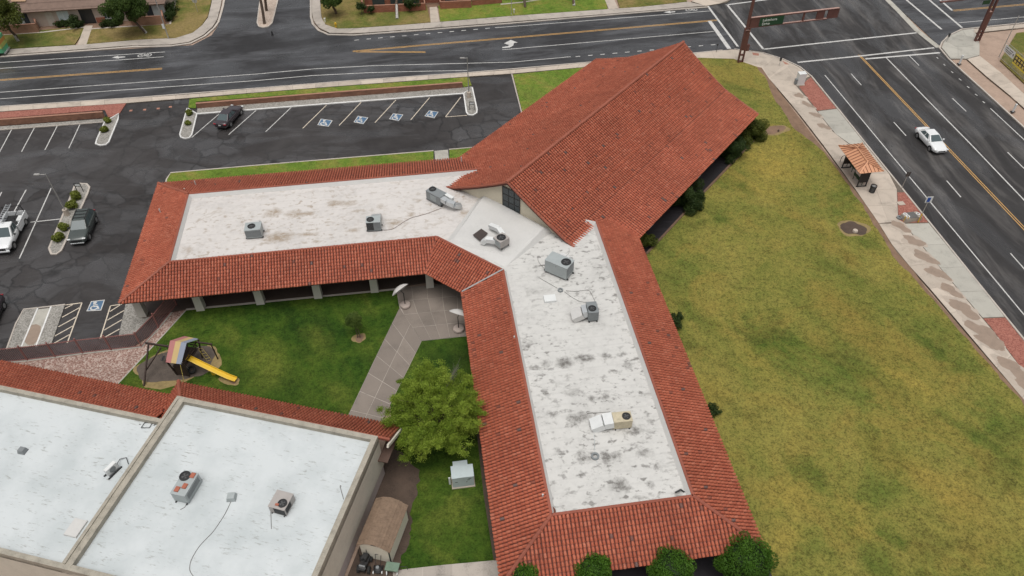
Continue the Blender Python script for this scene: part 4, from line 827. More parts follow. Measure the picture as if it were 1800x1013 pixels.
# street trees
def street_tree(name, base_px, cpx, cz, R_, k, r, n, mat, lab, size=.11, lean_top=None, wash=True, flat=.85):
    b0 = G(*base_px, .1); t_ = thing(name, b0, lab, 'tree', 'street trees on the north side'); c = G(*cpx, cz)
    crown(t_, lump_ball(c, R_, k, r, flat, -.7), n, size, mat, fill=.45, droop=.4); tp = c-[0, 0, R_*.3]
    trunk(t_, b0, tp, .2, .12, [c+np.array(v)*R_*.6 for v in ((1, 0, .2), (-1, .3, .1), (0, -1, .2), (.2, .8, .4))])
    if wash: trunk(t_, b0-[0, 0, .01], b0+(tp-b0)*.28, .215, .19, mat=LIMEWASH, bend=0, name='limewash')
street_tree('street_tree', (32, 72), (4, 28), 4.2, 2.2, 34, .8, 13000, LEAF_O, 'broad green tree with white trunk base at the top left edge'); street_tree('street_tree', (257, 58), (218, 12), 4.2, 2.6, 44, .8, 20000, LEAF_M, 'wide drooping green tree in front of the brown roofed house')
street_tree('street_tree', (591, 24), (580, -4), 2.9, 1.5, 26, .6, 9000, LEAF_M, 'drooping green tree at the side street corner', wash=False)
street_tree('street_tree', (698, 33), (694, -60), 5.2, 2.2, 30, .8, 9000, LEAF_M, 'tree with white painted trunk before the brick patio'); street_tree('street_tree', (1009, 10), (1004, -65), 5.0, 2.2, 26, .8, 7000, LEAF_M, 'tree trunk on the lawn nearest the intersection'); street_tree('street_tree', (923, 13), (918, -50), 4.6, 1.3, 16, .6, 4000, LEAF_M, 'thin tree trunk on the bright green lawn', wash=False)
for b_, t0, lab in (((465, 42), (451, -45), 'nearer palm trunk on the side street median'), ((468.5, 19), (459, -60), 'farther palm trunk on the side street median')):
    b0 = G(*b_, .1); tp = G(*t0, 7.0); t_ = thing('palm_tree', b0, lab, 'palm', 'palms on the median'); trunk(t_, b0, tp, .22, .17, bend=.02); q = B()
    for k in range(22):
        a = rng.uniform(0, 6.28); d = np.array([math.cos(a), math.sin(a), rng.uniform(-.2, .9)]); side = np.array([-d[1], d[0], 0])*.16; m_ = tp+d*.9; e = tp+d*1.7-[0, 0, .7]
        q.add([tp-side*.2, m_-side, e, m_+side, tp+side*.2], [(0, 1, 2, 3, 4)])
    q.mk('fronds', plain('palm frond', (.05, .085, .02), .6), t_)
# shrubs at the houses
for px, r, z, lab in (((129, 38), 1.0, 1.0, 'round dark hedge ball beside the porch of the left house'), ((106, 42), .6, .6, 'low dark shrub under the pale window of the left house'), ((117, 41), .55, .5, 'second low dark shrub under the pale window of the left house'), ((190, 40), .9, .6, 'wide low hedge right of the porch of the left house'), ((205, 38), .8, .6, 'low hedge below the drooping tree of the left house'), ((299, 13), .9, .9, 'upper round shrub at the side wall of the left house'), ((297, 26), .9, .9, 'lower round shrub at the side wall of the left house'), ((634, 12), .7, 1.3, 'slim dark shrub left of the brick patio'), ((651, 16), .55, .9, 'dark narrow shrub in front of the brick patio'), ((718, 6), .9, 1.5, 'dark drooping shrub above the brick patio wall')):
    shrub(px, r, z, lab, LEAF_D, 'shrubs at the houses', 3500, .09)

# ------------------------------------------------------------ roof equipment
GREY1 = plain('painted metal grey', (.34, .37, .37), .45, var=.1, scale=2); GREY2 = plain('painted metal slate', (.20, .215, .22), .45, var=.1, scale=2); GREY3 = plain('painted metal warm grey', (.36, .33, .31), .45, var=.1); BLK = plain('black metal', (.02, .02, .021), .5); SILV = plain('galvanised metal', (.55, .57, .58), .35, .5, var=.12); WHT = plain('white painted metal', (.66, .67, .66), .45, var=.08); RUSTC = plain('rusty cream metal', (.48, .42, .30), .7, var=.3, scale=3); RUST = plain('rust orange panel', (.35, .11, .065), .75, var=.3, scale=3); GREYL = plain('light painted metal', (.46, .50, .51), .45, var=.1)
FANB = plain('fan blade grey', (.075, .075, .075), .5)
def fan(root, c, r, ax=None):
    B().lathe(c, [(.001, .006), (r*.94, .006)], 20).mk('fan_well', BLK, root); B().ring(c, r*.94, r*1.06, 0, .05, 20).mk('fan_ring', BLK, root); q = B()
    for k in range(4):
        a = k*math.pi/2+.5; u = np.array([math.cos(a), math.sin(a), 0]); v = np.array([-math.sin(a), math.cos(a), 0]); p = np.array(c)+[0, 0, .012]
        q.add([p+u*r*.12-v*r*.05, p+u*r*.62-v*r*.2+[0, 0, .02], p+u*r*.62+v*r*.2, p+u*r*.12+v*r*.1], [(0, 1, 2, 3)])
    q.cyl((c[0], c[1], c[2]+.01), (c[0], c[1], c[2]+.05), r*.16, n=8); q.mk('fan', FANB, root)
def ac(label, A, Bp, C, zt, h, mat, fanuv=(.5, .5), fr=.36, grille=None, zb=None, cat='air conditioner'):
    """cabinet from three corners of its top seen at height zt; AB long side, BC short side"""
    a, b, c = G(*A, zt), G(*Bp, zt), G(*C, zt); ex = b-a; lx = np.linalg.norm(ex); ex = ex/lx; ey = c-b; ey = ey-ex*(ey@ex); ly = np.linalg.norm(ey); ey /= ly
    P = lambda u, v, z=0.0: a+ex*lx*u+ey*ly*v+np.array([0, 0, z]); m_ = P(.5, .5); zb = zt-h if zb is None else zb
    root = thing('air_conditioner', (m_[0], m_[1], zb-.1), label, cat, 'rooftop air conditioners')
    B().prism([P(0, 0), P(1, 0), P(1, 1), P(0, 1)], zb, zt-.03).mk('cabinet', mat, root); B().prism([P(-.015, -.015), P(1.015, -.015), P(1.015, 1.015), P(-.015, 1.015)], zt-.03, zt).mk('lid', mat, root)
    for v in (.12, .88): B().beam(P(-.06, v, -h-.06), P(1.06, v, -h-.06), .1, .1).mk('rail', BLK, root)
    f = P(*fanuv); fan(root, (f[0], f[1], zt), fr)
    for (u0, v0, u1, v1, z0, z1, mt) in (grille or []):
        p0, p1 = P(u0, v0), P(u1, v1); d = (p1-p0)/np.linalg.norm(p1-p0); o = np.array([d[1], -d[0], 0]); o = o if o@((p0+p1)/2-m_) > 0 else -o
        q = B(); k = 7
        for i in range(k): z = zt-h+h*(z0+(z1-z0)*(i+.5)/k); q.beam(np.r_[(p0+o*.012)[:2], z], np.r_[(p1+o*.012)[:2], z], .02, h*(z1-z0)/k*.72)
        q.mk('grille', mt, root)
    return root, P
def duct(root, P, w, h, mat, name='duct'):
    q = B()
    for a, b in zip(P, P[1:]): q.beam(a, b, w, h)
    return q.mk(name, mat, root)
r1, P = ac('small grey air conditioner standing alone at the west end of the west roof', (429, 406), (457, 403.5), (455, 390), 5.6, .95, GREY1, (.42, .5), .34, [(0, 0, 1, 0, .1, .9, GREY2)])
duct(r1, [P(.55, 1.0, -.45), P(.55, 1.45, -.5), P(.55, 1.75, -1.0)], .75, .5, ROOF_P)
r1, P = ac('two-tone grey air conditioner in the middle of the west roof', (643, 392), (668, 390.5), (667, 379), 5.65, 1.0, GREY1, (.3, .45), .33, [(0, 0, .5, 0, .05, .95, BLK), (.5, 0, 1, 0, .05, .95, GREY2)])
duct(r1, [P(.66, 1.0, -.3), P(.66, 1.4, -.45)], .85, .55, SILV); duct(r1, [P(.66, 1.4, -.45), P(.66, 2.2, -1.0)], .8, .5, ROOF_P)
r1, P = ac('long grey air conditioner with rounded silver ducts beside the chapel eave', (748.4, 335.3), (773, 348), (784, 339), 5.7, 1.0, GREY2, (.2, .6), .34, [(.3, 0, .7, 0, .2, .8, GREY1)])
duct(r1, [P(1.0, .3, -.3), P(1.35, .3, -.35), P(1.75, .55, -.5), P(1.9, 1.1, -.9)], .5, .45, SILV); duct(r1, [P(1.0, .85, -.2), P(1.5, .85, -.25)], .36, .4, WHT)
r1, P = ac('square pale air conditioner on the smooth raised roof below the chapel gable', (867, 417.5), (879.6, 427), (893, 416), 5.95, .75, GREY3, (.5, .5), .4, [(0, 0, 1, 0, .1, .9, GREY1)])
duct(r1, [P(.2, .2, -.4), P(-.6, -.3, -.45), P(-.9, -.5, -.9)], .45, .4, WHT); duct(r1, [P(.1, 1.0, -.3), P(-.9, 1.3, -.35), P(-2.0, 1.2, -.55)], .45, .38, WHT)
r1, P = ac('largest grey-green air conditioner at the top of the south wing roof', (958, 457), (996.4, 473), (1010, 457.8), 6.0, 1.3, GREY1, (.78, .55), .42, [(1, .05, 1, .95, .15, .9, GREY2)])
duct(r1, [P(.45, 1.0, -.55), P(.45, 1.5, -.8), P(.45, 1.8, -1.3)], .9, .6, WHT)
r1, P = ac('slate blue air conditioner with silver side duct on the south wing roof', (1030, 531.5), (1035, 550.5), (1053, 549), 5.65, .98, GREY2, (.62, .45), .32, [(1, 0, 1, 1, .1, .9, GREY2)])
duct(r1, [P(.5, 0, -.35), P(.5, -.45, -.45)], .9, .65, SILV); duct(r1, [P(.5, -.45, -.5), P(.5, -1.4, -.95)], 1.1, .5, ROOF_P)
r1, P = ac('rust-stained cream evaporative cooler with white hood on the south wing roof', (1075.5, 725.5), (1080, 743), (1112, 738.5), 5.45, .85, RUSTC, (.5, .72), .3, [], cat='cooler')
duct(r1, [P(.5, 0, -.3), P(.5, -.5, -.4), P(.5, -1.1, -.85)], 1.0, .6, WHT)
r1, P = ac('grey air conditioner with three rust-red panels on the hall roof', (299, 867), (323.6, 827), (348.5, 832), 5.65, .95, GREY1, (.78, .28), .36, [(1, .1, 1, .9, .1, .9, BLK), (.1, 1, .9, 1, .3, .8, GREY2)])
for u, v in ((.86, .75), (.38, .66), (.2, .3)):
    p = P(u, v); B().box((p[0], p[1], p[2]+.003), (.3, .38, .07), HA).mk('rust_panel', RUST, r1)
r1, P = ac('warm grey air conditioner with open front near the hall parapet', (471, 890), (487.5, 861), (516, 867.5), 5.4, .75, GREY3, (.35, .7), .3, [(0, .3, 0, 1, .1, .9, BLK), (.1, 1, .6, 1, .2, .9, BLK)])
p = P(.2, .45); B().box((p[0], p[1], p[2]+.003), (.25, .16, .05), HA).mk('rust_panel', RUST, r1)
# smaller roof things
def boxthing(name, px, z, size, rz, mat, lab, cat, grp=None, taper=1.0):
    p = G(*px, z); return B().box(p, size, rz, taper).mk(name, mat, label=lab, cat=cat, **({'group': grp} if grp else {}))
boxthing('roof_hatch', (966.5, 527), 4.5, (1.05, .8, .22), CA, WHT, 'white square hatch cover on the south wing roof', 'hatch', taper=.97)
boxthing('roof_hatch', (134, 929), 4.6, (1.25, .95, .14), R(76.7), ROOF_P, 'pale flat hatch cover beside the hall parapet', 'hatch', taper=.95)
boxthing('vent_hood', (41, 794), 4.6, (.55, .5, .34), HA, GREY2, 'grey vent hood on the left hall roof', 'vent', 'hall roof vents', .72)
boxthing('vent_hood', (408, 876), 4.6, (.62, .6, .36), HA+.3, GREY1, 'grey vent hood with a trailing black cable on the hall roof', 'vent', 'hall roof vents', .78)
q = B(); m0 = [(831, 413), (846, 402), (857.5, 410), (844, 423.5)]; q.slab([G(*p, 5.06) for p in m0], .03).mk('rubber_mat', plain('dark brown mat', (.055, .042, .038), .9), label='dark brown square mat on the smooth raised roof', cat='mat')
t_ = thing('mini_split', G(197, 836, 4.6), 'slim pale condenser on black rails beside the hall parapet', 'air conditioner'); p = G(199, 829, 4.62); ax = np.array([math.cos(R(62)), math.sin(R(62)), 0])
B().box(p+[0, 0, .08], (.85, .28, .6), R(62)).mk('cabinet', WHT, t_)
for s in (-.2, .25): nrm = np.array([-ax[1], ax[0], 0]); B().beam(p-ax*.6-nrm*s+[0, 0, .05], p+ax*.55-nrm*s+[0, 0, .05], .08, .09).mk('rail', BLK, t_)
nrm = np.array([ax[1], -ax[0], 0]); B().cyl(p+nrm*.14+[0, 0, .38], p+nrm*.16+[0, 0, .38], .24, n=16).mk('fan_grille', GREY2, t_)
B().tube([p+ax*.45+[0, 0, .3], p+ax*.9-nrm*.3+[0, 0, .1], p+ax*1.2+[0, 0, .1], p+ax*.9+nrm*.5+[0, 0, .04]], .025).mk('hose', BLK, t_)
t_ = thing('roof_frame', G(258, 747, 4.6), 'small dark wire frame lying on the left hall roof', 'frame'); c = G(258, 748, 4.66); q = B()
for a, b in (((-.35, -.2), (.25, -.2)), ((.25, -.2), (.35, .25)), ((.35, .25), (-.25, .25)), ((-.25, .25), (-.35, -.2)), ((-.6, .1), (-.5, .1)), ((.5, 0), (.6, .1))): q.tube([c+[a[0], a[1], 0], c+[b[0], b[1], 0]], .025, 4)
q.mk('wire', BLK, t_)
WIRE = plain('weathered grey wire', (.13, .12, .11), .7)
def cable(P, z, r, lab, mat=WIRE):
    Q = [np.array(p) for p in GP(P, z)]; n = len(Q)*5; Q = resample(np.array(Q), n)
    for _ in range(3): Q[1:-1] = (Q[:-2]+2*Q[1:-1]+Q[2:])/4
    return B().tube(Q, r, 5).mk('cable', mat, label=lab, cat='cable', group='cables and pipes on the roofs')
cable([(407, 880), (395, 905), (375, 935), (350, 960), (335, 985), (332, 1003), (345, 1020)], 4.64, .018, 'black cable snaking from the vent hood over the hall roof')
cable([(331, 880), (325, 892), (317, 896)], 4.64, .02, 'short black cable at the foot of the rust-panelled unit'); cable([(600, 855), (597, 852), (604, 878)], 4.64, .02, 'short wire by the hall parapet'); cable([(476, 900), (477, 930)], 4.64, .018, 'short wire hanging from the warm grey unit')
PIPE = plain('brown conduit pipe', (.17, .12, .10), .7)
cable([(660, 405), (690, 404), (705, 393), (722, 383), (750, 376), (776, 366)], 4.54, .02, 'brown conduit winding between two west roof units', PIPE); cable([(995, 511), (1010, 513), (1036, 509), (1045, 528), (1053, 545)], 4.54, .014, 'thin conduit looping to the slate blue unit'); cable([(992, 513), (1004, 522), (1018, 530), (1031, 532)], 4.54, .014, 'thin wire running straight to the slate blue unit'); cable([(945, 450), (946, 460), (957, 473), (965, 478)], 4.54, .014, 'wire at the left foot of the largest unit'); cable([(947, 488), (968, 500), (980, 507)], 4.54, .014, 'wire crossing the south roof below the largest unit'); cable([(1000, 436), (1001, 445), (985, 460), (976, 470)], 5.9, .014, 'wire lying over the largest unit'); cable([(1044, 762), (1046, 800), (1050, 815)], 4.53, .014, 'pale wire running to the roof drain', GREYL); cable([(1032, 727), (1060, 725), (1073, 724)], 4.54, .014, 'wire left of the rusty cooler')
for px, r, lab, mt in (((985, 511), .24, 'coiled cable on the south wing roof', GREY2), ((1046, 803), .30, 'round roof drain on the south wing roof', GREY2)):
    p = G(*px, 4.52); B().ring(p, r*.55, r, 0, .12, 16).mk('roof_drain' if 'drain' in lab else 'cable_coil', mt, label=lab, cat='drain' if 'drain' in lab else 'coil')
p = G(968, 899, 4.55); B().lathe(p, [(.001, .08), (.16, .1), (.3, .16), (.34, .02), (.36, 0)], 14).mk('scupper', plain('wet rust', (.13, .05, .03), .6, var=.4, scale=5), label='rusty brown scupper in the south-west roof corner', cat='drain')
t_ = thing('drain_pipe', G(1196, 862, 4.5), 'small black drain pipe in the south-east roof corner', 'pipe'); B().tube([G(1187, 866, 4.6), G(1197, 861, 4.65), G(1203, 865, 4.55)], .06).mk('pipe', BLK, t_)
# ------------------------------------------------------------ vehicles
def paint(name, c, rough=.25):
    k = N(name); k.b.inputs['Coat Weight'].default_value = .6; k.b.inputs['Coat Roughness'].default_value = .08
    return k.out(k.mix(1.0, c, k.ramp(k.noise(.8, 3), [(.3, .92), (.7, 1.04)]), 'MULTIPLY'), rough)
TYRE = plain('tyre rubber', (.016, .016, .016), .85); RIM = plain('alloy rim', (.42, .42, .42), .35, .7); TRIM = plain('black plastic trim', (.02, .02, .021), .6); CGLASS = glassm('car glass', (.07, .095, .10), .06); LAMP = plain('head lamp', (.62, .63, .62), .2); TAIL = plain('tail lamp', (.30, .02, .03), .3); PLATE = plain('number plate', (.6, .6, .58), .5)
class Car:
    def __init__(s, name, c, az, label, cat, grp=None):
        s.c = np.array([c[0], c[1], .008]); s.f = np.array([math.cos(az), math.sin(az), 0]); s.l = np.array([-math.sin(az), math.cos(az), 0]); s.root = thing(name, s.c, label, cat, grp)
    def w(s, x, y, z): return s.c+s.f*x+s.l*y+np.array([0, 0, z])
    def box(s, name, x0, x1, y0, y1, z0, z1, mat, parent=None, bev=0.0):
        o = B().prism([s.w(x0, y0, 0), s.w(x1, y0, 0), s.w(x1, y1, 0), s.w(x0, y1, 0)], s.c[2]+z0, s.c[2]+z1).mk(name, mat, parent or s.root)
        if bev: m_ = o.modifiers.new('bevel', 'BEVEL'); m_.width = bev; m_.segments = 2
        return o
    def loft(s, name, st, mat):            # st: (x, half width, bottom, top)
        q = B(); V = []; n = 12
        for x, w, zb, zt in st:
            H = [(0, zb), (w*.9, zb), (w, zb+.18), (w*1.0, zb+(zt-zb)*.62), (w*.95, zt-.05), (w*.78, zt), (0, zt+.02)]
            V += [s.w(x, y, z) for y, z in H]+[s.w(x, -y, z) for y, z in H[-2:0:-1]]
        F = []
        for i in range(len(st)-1):
            for k in range(n): F.append((i*n+k, i*n+(k+1) % n, (i+1)*n+(k+1) % n, (i+1)*n+k))
        F += [tuple(range(n))[::-1], tuple(range((len(st)-1)*n, len(st)*n))]; q.add(V, F); o = q.mk(name, mat, s.root)
        o.data.polygons.foreach_set('use_smooth', np.ones(len(o.data.polygons), bool)); m_ = o.modifiers.new('sub', 'SUBSURF'); m_.levels = 1; m_.render_levels = 1
        return o
    def cabin(s, xr, xf, tr, tf, wb, wt, zb, zt, mat, side_splits, rear=True):
        c = [(xr, wb, zb), (xf, wb, zb), (tf, wt, zt), (tr, wt, zt)]; L_ = [s.w(x, y, z) for x, y, z in c]; Rr = [s.w(x, -y, z) for x, y, z in c]
        o = B().add(L_+Rr, [(0, 1, 2, 3), (7, 6, 5, 4), (1, 5, 6, 2), (3, 2, 6, 7), (4, 0, 3, 7), (0, 4, 5, 1)]).mk('cabin', mat, s.root); m_ = o.modifiers.new('bevel', 'BEVEL'); m_.width = .07; m_.segments = 3; s.cab = o
        def pane(name, A, Bq, C, D, u0, u1, v0, v1):
            f = lambda u, v: (A*(1-u)+Bq*u)*(1-v)+(D*(1-u)+C*u)*v
            P = [f(u0, v0), f(u1, v0), f(u1, v1), f(u0, v1)]; nn = np.cross(P[1]-P[0], P[3]-P[0]); nn /= np.linalg.norm(nn); ctr = s.w((xr+xf)/2, 0, (zb+zt)/2); nn = nn if nn@(P[0]-ctr) > 0 else -nn
            B().face([p+nn*.012 for p in P]).mk(name, CGLASS, s.root)
        pane('windscreen', L_[1], Rr[1], Rr[2], L_[2], .07, .93, .06, .93)
        if rear: pane('rear_window', L_[0], Rr[0], Rr[3], L_[3], .08, .92, .1, .92)
        for S in (L_, Rr):
            for u0, u1 in side_splits: pane('side_window', S[0], S[1], S[2], S[3], u0, u1, .12, .88)
    def wheels(s, xs, half, r, wid=.22):
        for x in xs:
            for y in (-1, 1):
                B().cyl(s.w(x, y*(half-.02), r+.03), s.w(x, y*(half+.012), r+.03), r*1.17, n=18).mk('wheel_arch', TRIM, s.root)
                t = B().cyl(s.w(x, y*(half-wid+.03), r), s.w(x, y*(half+.03), r), r, n=18).mk('wheel', TYRE, s.root); B().cyl(s.w(x, y*(half+.03), r), s.w(x, y*(half+.045), r), r*.64, r*.55, n=14).mk('rim', RIM, t)
    def mirrors(s, x, w, z, mat):
        for y in (-1, 1): s.box('mirror', x-.09, x+.07, y*(w+.02) if y > 0 else -(w+.2), y*(w+.2) if y > 0 else -(w+.02), z, z+.15, mat, bev=.03)
def sedan(c, az, pm, label, grp=None):
    k = Car('sedan', c, az, label, 'car', grp); W_ = .91
    k.loft('body', [(-2.42, .70, .34, .80), (-2.34, .82, .26, .94), (-1.9, .89, .22, 1.0), (-1.2, W_, .2, 1.0), (0, W_, .2, .98), (.8, W_, .2, .97), (1.5, .90, .2, .90), (2.1, .84, .24, .78), (2.36, .72, .30, .66), (2.42, .62, .36, .58)], pm)
    k.cabin(-1.85, 1.0, -.95, .18, .80, .58, .94, 1.45, pm, [(.16, .48), (.52, .80)]); k.wheels((-1.42, 1.40), .90, .33); k.mirrors(.72, .86, .96, pm)
    for y in (-1, 1):
        k.box('headlight', 2.15, 2.36, y*.70-.16, y*.70+.16, .60, .72, LAMP, bev=.03); k.box('taillight', -2.42, -2.28, y*.66-.18, y*.66+.18, .72, .86, TAIL, bev=.03)
    k.box('grille', 2.36, 2.43, -.42, .42, .46, .60, TRIM); k.box('number_plate', -2.455, -2.42, -.16, .16, .62, .74, PLATE)
    for y in (-1, 1):
        for x in (-.55, .35): k.box('door_handle', x-.1, x+.1, y*.915-.012, y*.915+.012, .82, .86, pm)
    return k
PWHITE = paint('white car paint', (.74, .75, .75)); PBLACK = paint('black plum car paint', (.035, .026, .032)); PGREY = paint('dark green grey car paint', (.055, .066, .062))
def mid(a, b, side, half): a = np.array(G(*a)); b = np.array(G(*b)); d = (b-a)/np.linalg.norm(b-a); l = np.array([-d[1], d[0], 0]); return (a+b)/2+l*side*half
sedan(mid((1610, 242.5), (1632, 266.5), 1, .9), R(-83), PWHITE, 'white sedan driving along the avenue next to the yellow lines')
sedan(mid((407.5, 223), (425.5, 202), 1, .9), R(78.5), PBLACK, 'black sedan parked in the angled bay under the low brick wall')
def suv(c, az, pm, label):
    k = Car('suv', c, az, label, 'car')
    k.loft('body', [(-2.34, .78, .38, .98), (-2.28, .88, .30, 1.10), (-1.7, .94, .26, 1.12), (0, .95, .24, 1.10), (.9, .95, .24, 1.08), (1.6, .93, .26, 1.02), (2.1, .88, .3, .92), (2.32, .76, .36, .80), (2.36, .68, .4, .70)], pm)
    k.cabin(-2.2, 1.05, -1.75, .2, .84, .66, 1.04, 1.68, pm, [(.07, .27), (.30, .55), (.58, .84)]); k.wheels((-1.38, 1.40), .94, .37); k.mirrors(.72, .9, 1.08, TRIM)
    for y in (-1, 1):
        k.box('roof_rail', -1.6, .1, y*.6-.03, y*.6+.03, 1.69, 1.74, TRIM); k.box('headlight', 2.1, 2.3, y*.72-.16, y*.72+.16, .78, .88, LAMP, bev=.03); k.box('taillight', -2.33, -2.2, y*.72-.14, y*.72+.14, .9, 1.05, TAIL, bev=.03)
    for x in (-1.3, -.75, -.2): k.box('crossbar', x-.03, x+.03, -.6, .6, 1.72, 1.755, TRIM)
    k.box('grille', 2.31, 2.38, -.5, .5, .62, .78, TRIM); k.box('bumper', 2.26, 2.42, -.66, .66, .36, .46, SILV, bev=.03); k.box('door_trim', -1.0, 1.0, .945, .965, .3, .42, TRIM); k.box('door_trim', -1.0, 1.0, -.965, -.945, .3, .42, TRIM)
    return k
suv(mid((171.5, 391), (160, 421), -1, .93), R(-81.5), PGREY, 'dark grey suv with roof bars parked beside the long island')
suv(G(-19, 566)+np.array([0, .2, 0]), R(-81.5), PBLACK, 'black suv cut off by the left edge beside the gravel bed')
k = Car('pickup_truck', mid((50, 393), (27, 441), -1, 1.0), R(-81), 'white pickup truck carrying a ladder on a black rack', 'truck')
k.loft('body', [(-.35, .98, .36, 1.18), (0, 1.0, .34, 1.18), (.9, 1.0, .34, 1.16), (1.5, 1.0, .34, 1.14), (2.3, .97, .38, 1.06), (2.72, .86, .44, .94), (2.8, .78, .5, .84)], PWHITE)
k.cabin(-.42, 1.35, -.3, .55, .92, .76, 1.1, 1.88, PWHITE, [(.06, .42), (.46, .82)], rear=True); k.wheels((-1.95, 1.85), .99, .39); k.mirrors(1.0, .98, 1.12, TRIM)
k.box('bed_floor', -2.85, -.42, -.9, .9, .55, .72, TRIM)
for y in (-1, 1): k.box('bed_side', -2.9, -.42, y*.95-.06, y*.95+.06, .42, 1.22, PWHITE, bev=.03)
k.box('tailgate', -2.94, -2.86, -.94, .94, .5, 1.2, PWHITE, bev=.02); k.box('bed_front', -.48, -.4, -.9, .9, .55, 1.2, PWHITE)
k.box('bumper', 2.76, 2.9, -.88, .88, .42, .6, PWHITE, bev=.03); k.box('bumper', -3.05, -2.94, -.9, .9, .45, .6, SILV, bev=.03); k.box('grille', 2.78, 2.86, -.55, .55, .62, .86, TRIM); k.box('tool_box', -2.2, -1.3, .5, .85, .75, 1.15, WHT, bev=.02)
for y in (-1, 1): k.box('headlight', 2.6, 2.8, y*.76-.15, y*.76+.15, .78, .92, LAMP, bev=.03)
rack = B()
for x in (-2.7, -.65):
    for y in (-.95, .95): rack.beam(k.w(x, y, 1.2), k.w(x, y*.92, 2.02), .05, .05)
    rack.beam(k.w(x, -.98, 2.02), k.w(x, .98, 2.02), .05, .05)
for y in (-.9, .9): rack.beam(k.w(-2.7, y, 2.02), k.w(-.65, y, 2.02), .045, .045)
rack.mk('rack', BLK, k.root)
ld = Car('ladder', k.w(-1.45, -.25, 0), R(-81), 'aluminium ladder lying on the rack of the white pickup', 'ladder'); q = B()
for y in (-.23, .23): q.beam(ld.w(-1.5, y, 2.1), ld.w(1.55, y, 2.1), .05, .09)
for i in range(9): q.beam(ld.w(-1.35+.34*i, -.23, 2.1), ld.w(-1.35+.34*i, .23, 2.1), .05, .05)
q.mk('rails_and_rungs', SILV, ld.root)
vc = G(-16, 101, 0); k = Car('delivery_van', vc+np.array([-.95, .75, 0]), R(187), 'colourful green and orange van cut off by the top left edge', 'van')
VG = plain('van green wrap', (.10, .38, .20), .35, var=.2); VO = plain('van orange wrap', (.55, .27, .08), .35, var=.2); VL = plain('van lime wrap', (.42, .46, .14), .35, var=.25)
k.box('body', -2.9, 2.2, -1.0, 1.0, .5, 2.7, VG, bev=.08); k.box('stripe', -2.92, .5, -1.01, 1.01, 1.2, 1.75, VL); k.box('stripe', -2.925, 1.2, -1.015, 1.015, 1.75, 2.25, VO); k.box('roof_panel', -2.7, 2.0, -.9, .9, 2.7, 2.72, VL); k.box('nose', 2.2, 2.95, -.95, .95, .5, 1.4, VG, bev=.1); k.wheels((-1.8, 1.9), 1.0, .37); k.box('bumper', -3.02, -2.9, -.95, .95, .4, .55, SILV)

# ------------------------------------------------------------ lamps, signals, signs
GALV = plain('galvanised pole', (.40, .39, .37), .5, .4, var=.12)
def lamp(base, h, armvec, label, grp='parking lot lamps', bh=.75):
    p = G(*base, .1); t = thing('lamp_post', p, label, 'lamp post', grp); B().cyl(p, p+[0, 0, bh], .28, .26, 14).mk('base', CONC, t); B().cyl(p+[0, 0, bh], p+[0, 0, h], .075, .05, 10).mk('pole', GALV, t)
    a = np.array(armvec); e = p+[0, 0, h-.05]+a; B().cyl(p+[0, 0, h-.05], e, .03, n=6).mk('arm', GALV, t); d = a/np.linalg.norm(a); B().beam(e-d*.1, e+d*.45, .26, .1).mk('lamp_head', GALV, t)
lamp((118.5, 378), 5.3, (-.75, 0, 0), 'leaning-looking lamp post on the long parking island by the dark suv'); lamp((824.5, 171), 5.5, (-.45, 0, 0), 'lamp post on the island at the end of the disabled bays')
p = G(296.5, 68, .1); t_ = thing('lamp_post', p, 'thin street lamp on the brown lawn by the side street', 'lamp post'); B().cyl(p, p+[0, 0, 8.5], .085, .06, 10).mk('pole', GALV, t_); B().cyl(p+[0, 0, 8.45], p+[.3, -2, 8.7], .04, n=6).mk('arm', GALV, t_); B().box(p+[.3, -2.2, 8.62], (.25, .6, .12)).mk('lamp_head', GALV, t_); B().box(p+[-.14, -.1, 1.55], (.3, .1, .7), .1).mk('notice_plate', WHT, t_)
BROWN = plain('weathered brown steel', (.125, .052, .042), .6, var=.2, scale=1.5); PINKISH = plain('faded brown top flange', (.40, .25, .21), .6, var=.15); SGREEN = plain('street sign green', (.012, .055, .022), .5, var=.1); SWHITE = plain('reflective white lettering', (.75, .78, .74), .5, var=.03)
sp = G(1301, 109, .1); pole = thing('signal_gantry', sp, 'brown steel signal gantry with green street name sign at the lawn corner', 'traffic signal')
ad = np.array([math.cos(R(13.2)), math.sin(R(13.2)), 0]); an = np.array([-ad[1], ad[0], 0])
for s in (-1, 1): B().beam(sp+ad*s*.33, sp+ad*s*.33+[0, 0, 4.9], .16, .4).mk('leg', BROWN, pole)
for z in (.08, 1.05): B().beam(sp-ad*.33+[0, 0, z], sp+ad*.33+[0, 0, z], .3, .16).mk('cross_plate', BROWN, pole)
B().beam(sp+[0, 0, 1.75], sp+[0, 0, 4.6], .62, .26).mk('web_panel', BROWN, pole); B().box(sp+[0, 0, 4.62], (.6, .45, .03), R(13)).mk('top_cap', PINKISH, pole)
B().beam(sp-ad*.1+[0, 0, 4.8], sp-ad*.1+[0, 0, 12], .34, .3).mk('mast', BROWN, pole); B().box(sp+ad*.62+[0, 0, 1.6], (.4, .35, .9), R(13)).mk('control_box', BROWN, pole)
zt, zb = 6.25, 4.95; ln = 13.1
B().beam(sp+[0, 0, zt], sp+ad*ln+[0, 0, zt], .3, .14).mk('top_chord', BROWN, pole); B().beam(sp+[0, 0, zt+.08], sp+ad*ln+[0, 0, zt+.08], .32, .02).mk('chord_flange', PINKISH, pole)
B().beam(sp+[0, 0, zb], sp+ad*11.6+[0, 0, zb], .3, .12).mk('bottom_chord', BROWN, pole); B().beam(sp+ad*5.0+[0, 0, zb+.07], sp+ad*11.6+[0, 0, zb+.07], .3, .02).mk('chord_flange', PINKISH, pole)
